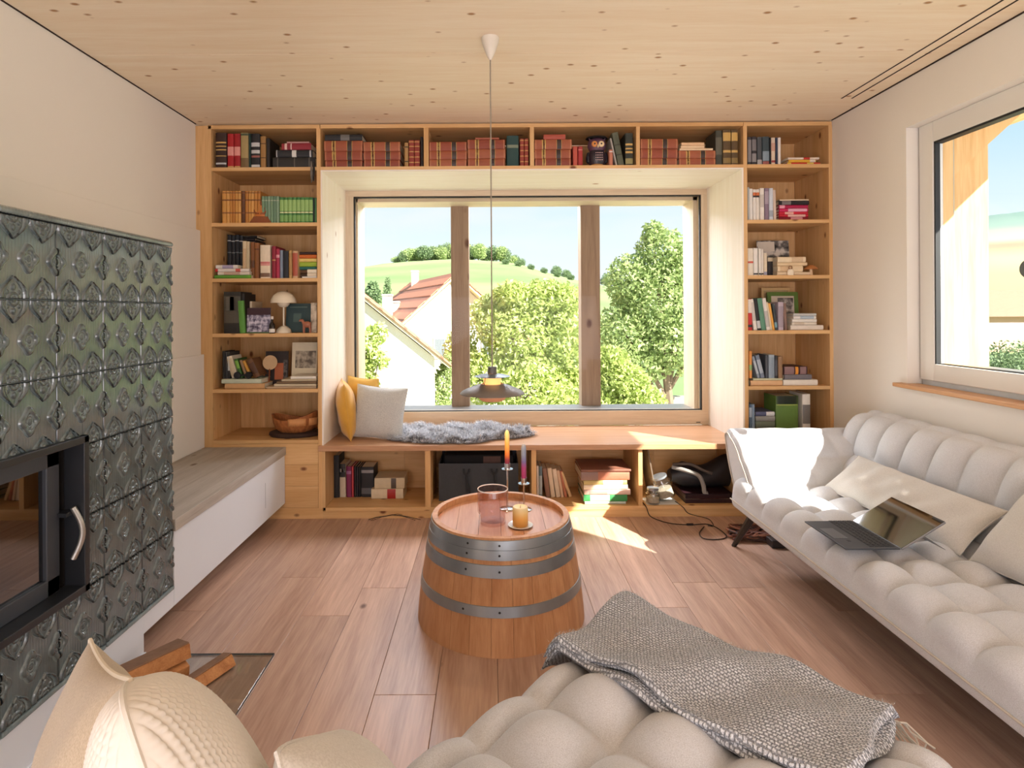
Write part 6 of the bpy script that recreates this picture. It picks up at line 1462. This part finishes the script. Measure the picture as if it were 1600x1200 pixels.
G().box(-0.004, 0.004, -0.003, 0.003, 0, 0.11).build('handle', hw_d, fn)
card('engraving', 'framed grey engraving on cream mat at the left bookcase', 'picture', 455, 494, 535, 606, YF + 0.17, plain('cream_mat', (226, 214, 184), 0.7), None, lean=0.10, inner=[(0.14, 0.96, 0.40, 0.80, patchy('engraving_print', [(104, 92, 78), (160, 148, 128), (196, 182, 158)], 30))], zsh=SZ[4])
bn_ = thing('binoculars', 'small black binoculars on the pale green book', 'binoculars', (W(380, 590, YF + 0.03).x, YF + 0.020, zt5 + 0.001))
for s in (-1, 1): G().lathe([(0, 0), (0.020, 0), (0.022, 0.008), (0.018, 0.030), (0.013, 0.044), (0, 0.045)], n=20, M=Matrix.Translation((s * 0.034, 0.0, 0.021)) @ Matrix.Rotation(-PI / 2 + 0.0, 4, 'X') @ Matrix.Rotation(s * 0.1, 4, 'Y')).build('barrel', plain('black_rubber', (26, 26, 28), 0.5), bn_)
G().box(-0.02, 0.02, 0.008, 0.026, 0.016, 0.026).build('bridge', plain('black_rubber', (26, 26, 28), 0.5), bn_)

# carved wooden bowl on a dark slab, lowest left shelf
p = W(455, 686, YF + 0.14); bwx, bwy = -1.245, YF + 0.155
sl_ = thing('bark_slab', 'dark oval bark edged wood slab under the carved bowl', 'wood slab', (bwx, bwy, SZ[5] + 0.0005))
G().lathe([(0, 0), (0.155, 0), (0.163, 0.010), (0.160, 0.022), (0.150, 0.026), (0, 0.026)], n=40, sy=0.72).build('slab', plain('dark_bark', (60, 40, 30), 0.8, var=0.3, scale=40, bump=0.5, bscale=60), sl_)
bo = thing('wooden_bowl', 'rough carved wooden bowl with wavy rim, lowest left shelf', 'bowl', (bwx, bwy, SZ[5] + 0.027))
bowlm = wood('bowl_wood', (190, 122, 70), (132, 74, 40), 'z', 0.5, None, grain=1.6)
n = 48; prof = [(0.0, 0.0), (0.10, 0.0), (0.125, 0.02), (0.142, 0.055), (0.150, 1.0), (0.138, 1.0), (0.120, 0.05), (0.08, 0.022), (0.0, 0.018)]
P = []
for k in range(n):
    a = 2 * PI * k / n; rimz = 0.098 + 0.020 * math.cos(2 * a + 0.3) * (1 if math.cos(a) < 0.3 else 0.9) + 0.012 * math.sin(a * 1 + 2.0)
    P.append([(r * math.cos(a) * (1 + 0.03 * math.sin(5 * a)), r * 0.70 * math.sin(a), (rimz if z == 1.0 else z)) for r, z in prof])
G().grid(P, closeu=True).build('bowl', bowlm, bo)
nb = plain('bowl_cut_facet', (214, 150, 92), 0.6, var=0.25, scale=50, stretch=(6, 6, 0.5))
for a, wv_ in ((-1.65, 0.75), (-0.75, 0.55)):
    Q = [[(1.02 * (0.146 + 0.004 * v) * math.cos(a + wv_ * u), 1.02 * (0.146 + 0.004 * v) * 0.70 * math.sin(a + wv_ * u), 0.045 + 0.045 * v) for v in (0, 0.5, 1)] for u in np.linspace(0, 1, 8)]
    o = G().grid(Q).build('carved_facet', nb, bo); q = o.modifiers.new('t', 'SOLIDIFY'); q.thickness = 0.004

# owl in the third overhead compartment
p = W(933, 257, YF + 0.05); owl = thing('owl_figurine', 'dark painted owl figure on a round wooden foot above the window', 'figurine', (p.x, YF + 0.060, T))
s = (YF + 0.06) / F; ow = plain('owl_black', (40, 32, 42), 0.4, var=0.3, scale=60); owp = plain('owl_plum', (96, 62, 80), 0.45, var=0.3, scale=60)
G().lathe([(0, 0), (11 * s, 0), (12 * s, 1.5 * s), (10 * s, 3.5 * s), (0, 3.5 * s)], n=28).build('foot', plain('owl_foot_wood', (196, 146, 88), 0.5), owl)
G().lathe([(0, 3 * s), (11 * s, 3.2 * s), (14.5 * s, 10 * s), (14 * s, 20 * s), (11 * s, 26 * s), (0, 27 * s)], n=28, sy=0.8).build('body', ow, owl)
G().lathe([(0, 24 * s), (11 * s, 25 * s), (14.5 * s, 32 * s), (13.5 * s, 40 * s), (8 * s, 45 * s), (0, 46 * s)], n=28, sy=0.8).build('head', owp, owl)
G().lathe([(0, 0), (17.5 * s, 0), (16 * s, 2.2 * s), (9 * s, 3.6 * s), (0, 4 * s)], (0, 0, 44.5 * s), 28, sy=0.75).build('hat', plain('owl_hat', (22, 26, 26), 0.6), owl)
cr = plain('owl_cream', (232, 206, 160), 0.45); orr = plain('owl_iris', (216, 140, 70), 0.4); bk_ = plain('owl_pupil', (20, 14, 12), 0.3)
for sx_ in (-1, 1):
    Mx = Matrix.Translation((sx_ * 5.2 * s, -10.6 * s, 34 * s)) @ Matrix.Rotation(PI / 2, 4, 'X')
    ey = G().lathe([(0, 1.8 * s), (3.6 * s, 1.4 * s), (4.8 * s, 0), (0, -1 * s)], n=20, M=Mx).build('eye', cr if sx_ > 0 else orr, owl)
    G().lathe([(0, 2.6 * s), (1.3 * s, 2.2 * s), (1.5 * s, 1 * s)], n=12, M=Mx).build('pupil', bk_, ey)
    G().prism([(0, 0), (3 * s, 1.0 * s), (5.0 * s, 7 * s), (1.5 * s, 4 * s)] if sx_ > 0 else [(0, 0), (-3 * s, 1.0 * s), (-5.0 * s, 7 * s), (-1.5 * s, 4 * s)], -4 * s, 0, 'y', M=Matrix.Translation((sx_ * 8 * s, 0, 38 * s))).build('ear_tuft', owp, owl)
    G().lathe([(0, 5 * s), (3.5 * s, 8 * s), (4 * s, 15 * s), (2.5 * s, 22 * s), (0, 24 * s)], n=16, M=Matrix.Translation((sx_ * 13.2 * s, -1 * s, 0))).build('wing', plain('owl_wing', (28, 32, 44), 0.45), owl)
G().lathe([(0, 0), (1.6 * s, 1.5 * s), (1.4 * s, 4 * s), (0, 6 * s)], n=10, M=Matrix.Translation((0, -12.0 * s, 27.5 * s))).build('beak', cr, owl)
dotm = plain('owl_dots', (226, 196, 196), 0.5)
dg = G()
for r in range(4):
    for k in range(5):
        x = (-4.8 + 2.4 * k) * s; z = (7 + 3.6 * r) * s; y = -0.8 * math.sqrt(max(0.01, (14.3 * s) ** 2 - x * x)) - 0.2 * s
        dg.lathe([(0, -0.9 * s), (0.9 * s, 0), (0, 0.9 * s)], (x, y, z), 8)
dg.build('breast_spots', dotm, owl)

# right bookcase: photo prints, jar, mushroom, frames, roll
card('photo_collage', 'black and white photo board behind the cream paperbacks', 'photo', 1185, 1235, 375, 427, YF + 0.27, patchy('bw_photo', [(30, 28, 30), (120, 116, 112), (222, 214, 204)], 16, 0.10), None, lean=0.10, inner=[(0.03, 0.55, 0.70, 0.97, plain('photo_white_block', (226, 216, 200), 0.5))], zsh=SZ[2])
jr = thing('cream_jar', 'small cream ceramic jar with ring lid before the paperbacks', 'jar', (W(1235.5, 428, YF + 0.006).x, YF + 0.0, SZ[2]))
jr.location.y = YF + 0.012
for o in []: pass
G().lathe([(0, 0), (0.018, 0), (0.021, 0.006), (0.020, 0.026), (0.012, 0.036), (0, 0.037)], n=24, sy=0.45).build('body', plain('cream_ceramic', (238, 222, 196), 0.4), jr)
G().tube([(0.010 * math.cos(a), 0, 0.046 + 0.010 * math.sin(a)) for a in np.linspace(0, 2 * PI, 16, endpoint=False)], 0.0026, 6, close=True).build('ring', plain('ring_wood', (150, 110, 70), 0.5), jr)
ms = thing('wooden_mushroom', 'small wooden mushroom at the right end of the paperbacks', 'figurine', (W(1263, 428, YF + 0.03).x, YF + 0.025, SZ[2] + 0.022))
ms.location.x = W(1257, 428, YF).x
ms.location.y = YF + 0.0
jr.location.y = YF + 0.009
ms.location = (W(1271, 428, YF).x, YF + 0.03, SZ[2])
G().lathe([(0, 0), (0.012, 0), (0.010, 0.020), (0.009, 0.038), (0, 0.038)], n=16).build('stem', plain('mushroom_stem', (226, 196, 156), 0.6), ms)
G().lathe([(0.0, 0.036), (0.034, 0.036), (0.038, 0.040), (0.028, 0.052), (0.010, 0.062), (0, 0.064)], n=24).build('cap', plain('mushroom_cap', (182, 118, 66), 0.5, var=0.25, scale=60), ms)
card('wood_frame', 'light wooden picture frame behind the green frame', 'picture', 1192, 1236, 449.5, 514, YF + 0.30, plain('frame_backing', (206, 178, 130), 0.7), plain('light_wood_frame', (222, 184, 126), 0.5), 0.016, 0.06, zsh=SZ[3])
card('green_frame', 'green picture frame with black and white photo, right bookcase', 'picture', 1201, 1249, 456, 514, YF + 0.24, plain('photo_mat', (214, 200, 180), 0.7), plain('green_frame_paint', (92, 122, 48), 0.5), 0.026, 0.08, inner=[(0.34, 0.84, 0.16, 0.84, patchy('bw_photo_2', [(40, 36, 36), (130, 124, 118), (214, 206, 196)], 22))], zsh=SZ[3])

# second bench compartment: grey felt storage bag
sb = thing('storage_bag', 'dark grey felt storage bag with loop handles in the bench', 'bag', (W(748, 780, YF + 0.12).x, YF + 0.12, FB))
felt = plain('anthracite_felt', (74, 78, 84), 0.95, var=0.12, scale=60, bump=0.2, bscale=200)
bw_, bh_, bd_ = 0.250, 0.235, 0.26
G().grid([[(-bw_ + 2 * bw_ * u, 0.006 * math.sin(PI * u) * math.sin(3 * v) - 0.004, bh_ * v) for v in np.linspace(0, 1, 8)] for u in np.linspace(0, 1, 16)]).build('front', felt, sb)
G().box(-bw_, -bw_ + 0.006, 0, bd_, 0, bh_).box(bw_ - 0.006, bw_, 0, bd_, 0, bh_).box(-bw_, bw_, bd_ - 0.006, bd_, 0, bh_ + 0.02).box(-bw_, bw_, 0, bd_, 0, 0.005).build('sides', felt, sb)
G().box(-bw_ + 0.03, bw_ - 0.03, 0.03, bd_ - 0.02, bh_ - 0.06, bh_ + 0.045).build('content', plain('black_cloth_content', (24, 24, 26), 0.9), sb, bevel=0.01)
G().box(0.03, 0.14, 0.028, 0.05, bh_ - 0.01, bh_ + 0.035).build('brown_tag', plain('brown_tag', (96, 72, 66), 0.8), sb)
for x in (-0.075, 0.10):
    G().tube(smooth([(x - 0.018, -0.006, 0.20), (x - 0.014, -0.018, 0.18), (x, -0.022, 0.165), (x + 0.006, -0.020, 0.13), (x + 0.016, -0.016, 0.08), (x + 0.026, -0.012, 0.03)], 0.01), 0.006, 8).tube(smooth([(x + 0.018, -0.006, 0.20), (x + 0.012, -0.018, 0.18), (x, -0.022, 0.165), (x + 0.002, -0.02, 0.12), (x + 0.006, -0.016, 0.06)], 0.01), 0.006, 8).build('loop_handle', plain('handle_felt', (52, 54, 58), 0.9), sb)

# fourth bench compartment
bgb = thing('black_bag', 'black leather bag with grey strap lying in the right bench compartment', 'bag', (W(1100, 785, YF + 0.15).x, YF + 0.15, FB + 0.056))
lm = plain('black_leather', (46, 44, 46), 0.45, var=0.15, scale=20, bump=0.25, bscale=40)
P = []
for i in range(21):
    u = i / 20.0; hgt = 0.14 + 0.09 * max(0, u - 0.35) + 0.02 * math.sin(u * 9); row_ = []
    for j in range(25):
        a = 2 * PI * j / 24
        row_.append((-0.20 + 0.42 * u, 0.09 * math.cos(a) * (0.35 + 0.65 * math.sin(PI * min(1, 0.12 + u * 0.8))) + 0.06, max(0.0, hgt * 0.5 + (hgt * 0.5) * math.sin(a) * (0.5 + 0.5 * min(1, u * 5)))))
    P.append(row_)
g = G(); g.grid(P); g.add(P[0], [tuple(range(25))]); g.add(P[-1], [tuple(range(25))]); g.build('body', lm, bgb)
G().tube(smooth([(-0.20, 0.0, 0.14), (-0.13, -0.05, 0.13), (-0.06, -0.075, 0.105), (-0.035, -0.085, 0.05), (-0.03, -0.09, 0.004), (-0.01, -0.095, 0.002)], 0.01), 0.013, 8).build('strap', plain('grey_strap', (150, 146, 142), 0.6), bgb)
G().tube(smooth([(-0.19, 0.02, 0.15), (-0.10, -0.03, 0.165), (-0.02, -0.05, 0.13), (0.03, -0.06, 0.115)], 0.01), 0.010, 8).build('handle', plain('grey_brown_leather', (92, 82, 76), 0.5), bgb)
dc = thing('dark_case', 'flat dark wine red case under the black bag', 'case', (W(1070, 785, YF + 0.05).x, YF + 0.04, FB))
G().box(0, 0.30, 0, 0.26, 0.0005, 0.025).build('bottom_shell', plain('wine_black', (48, 26, 30), 0.35), dc, bevel=0.003)
G().box(0, 0.30, 0, 0.26, 0.028, 0.055).build('top_shell', plain('wine_black', (48, 26, 30), 0.35), dc, bevel=0.003)
G().box(0.002, 0.298, 0.002, 0.258, 0.025, 0.028).build('metal_strip', chrome, dc)
pan = thing('grey_panel', 'tall grey board leaning at the left of the right bench compartment', 'board', (W(1004, 785, YF + 0.1).x + 0.012, YF + 0.08, FB + 0.001), (0, -0.14, 0))
pan.location.x += 0.07; pan.rotation_euler = (0, -0.17, 0)
G().box(0, 0.008, 0, 0.24, 0, 0.33).build('board', plain('taupe_board', (106, 92, 78), 0.7), pan, bevel=0.001)
clearg = glassy('clear_jar_glass', (0.86, 0.88, 0.90), 0.10, 0.03, 0.9)
for (dx, dy, r, h, lab, tilt) in ((0.075, 0.045, 0.042, 0.085, 'clear glass jar standing low in the right bench compartment', 0), (0.175, 0.10, 0.058, 0.13, 'larger tilted glass jar with metal clasp, right bench compartment', 0.35)):
    j = thing('glass_jar', lab, 'jar', (W(1004, 785, YF).x + dx, YF + dy, FB + 0.001 + (0.02 if tilt else 0)), (0, -tilt, 0))
    G().lathe([(0, 0.0), (r * 0.9, 0), (r, 0.008), (r, h * 0.75), (r * 0.8, h * 0.9), (r * 0.8, h)], n=28).build('glass', clearg, j)
    G().lathe([(0, h), (r * 0.84, h), (r * 0.84, h + 0.012), (0, h + 0.016)], n=28).build('lid', plain('grey_lid', (150, 156, 162), 0.3, 0.5), j)
    G().lathe([(r * 0.5, 0.004), (r * 0.88, 0.012), (r * 0.88, h * 0.45), (0, h * 0.5)], n=20).build('content', plain('jar_content', (200, 186, 160), 0.8, var=0.4, scale=80), j)
    G().tube([(r * 1.02 * math.cos(a), r * 1.02 * math.sin(a), h * 0.78) for a in np.linspace(0, 2 * PI, 24, endpoint=False)], 0.0016, 6, close=True).build('clasp_wire', chrome, j)
pp_ = thing('paper_sheet', 'white paper sheet lying under the glass jars', 'paper', (W(1012, 790, YF).x, YF + 0.02, FB))
G().box(0.0, 0.20, 0, 0.14, 0.0004, 0.0012).build('sheet', plain('white_paper', (236, 234, 228), 0.8), pp_)
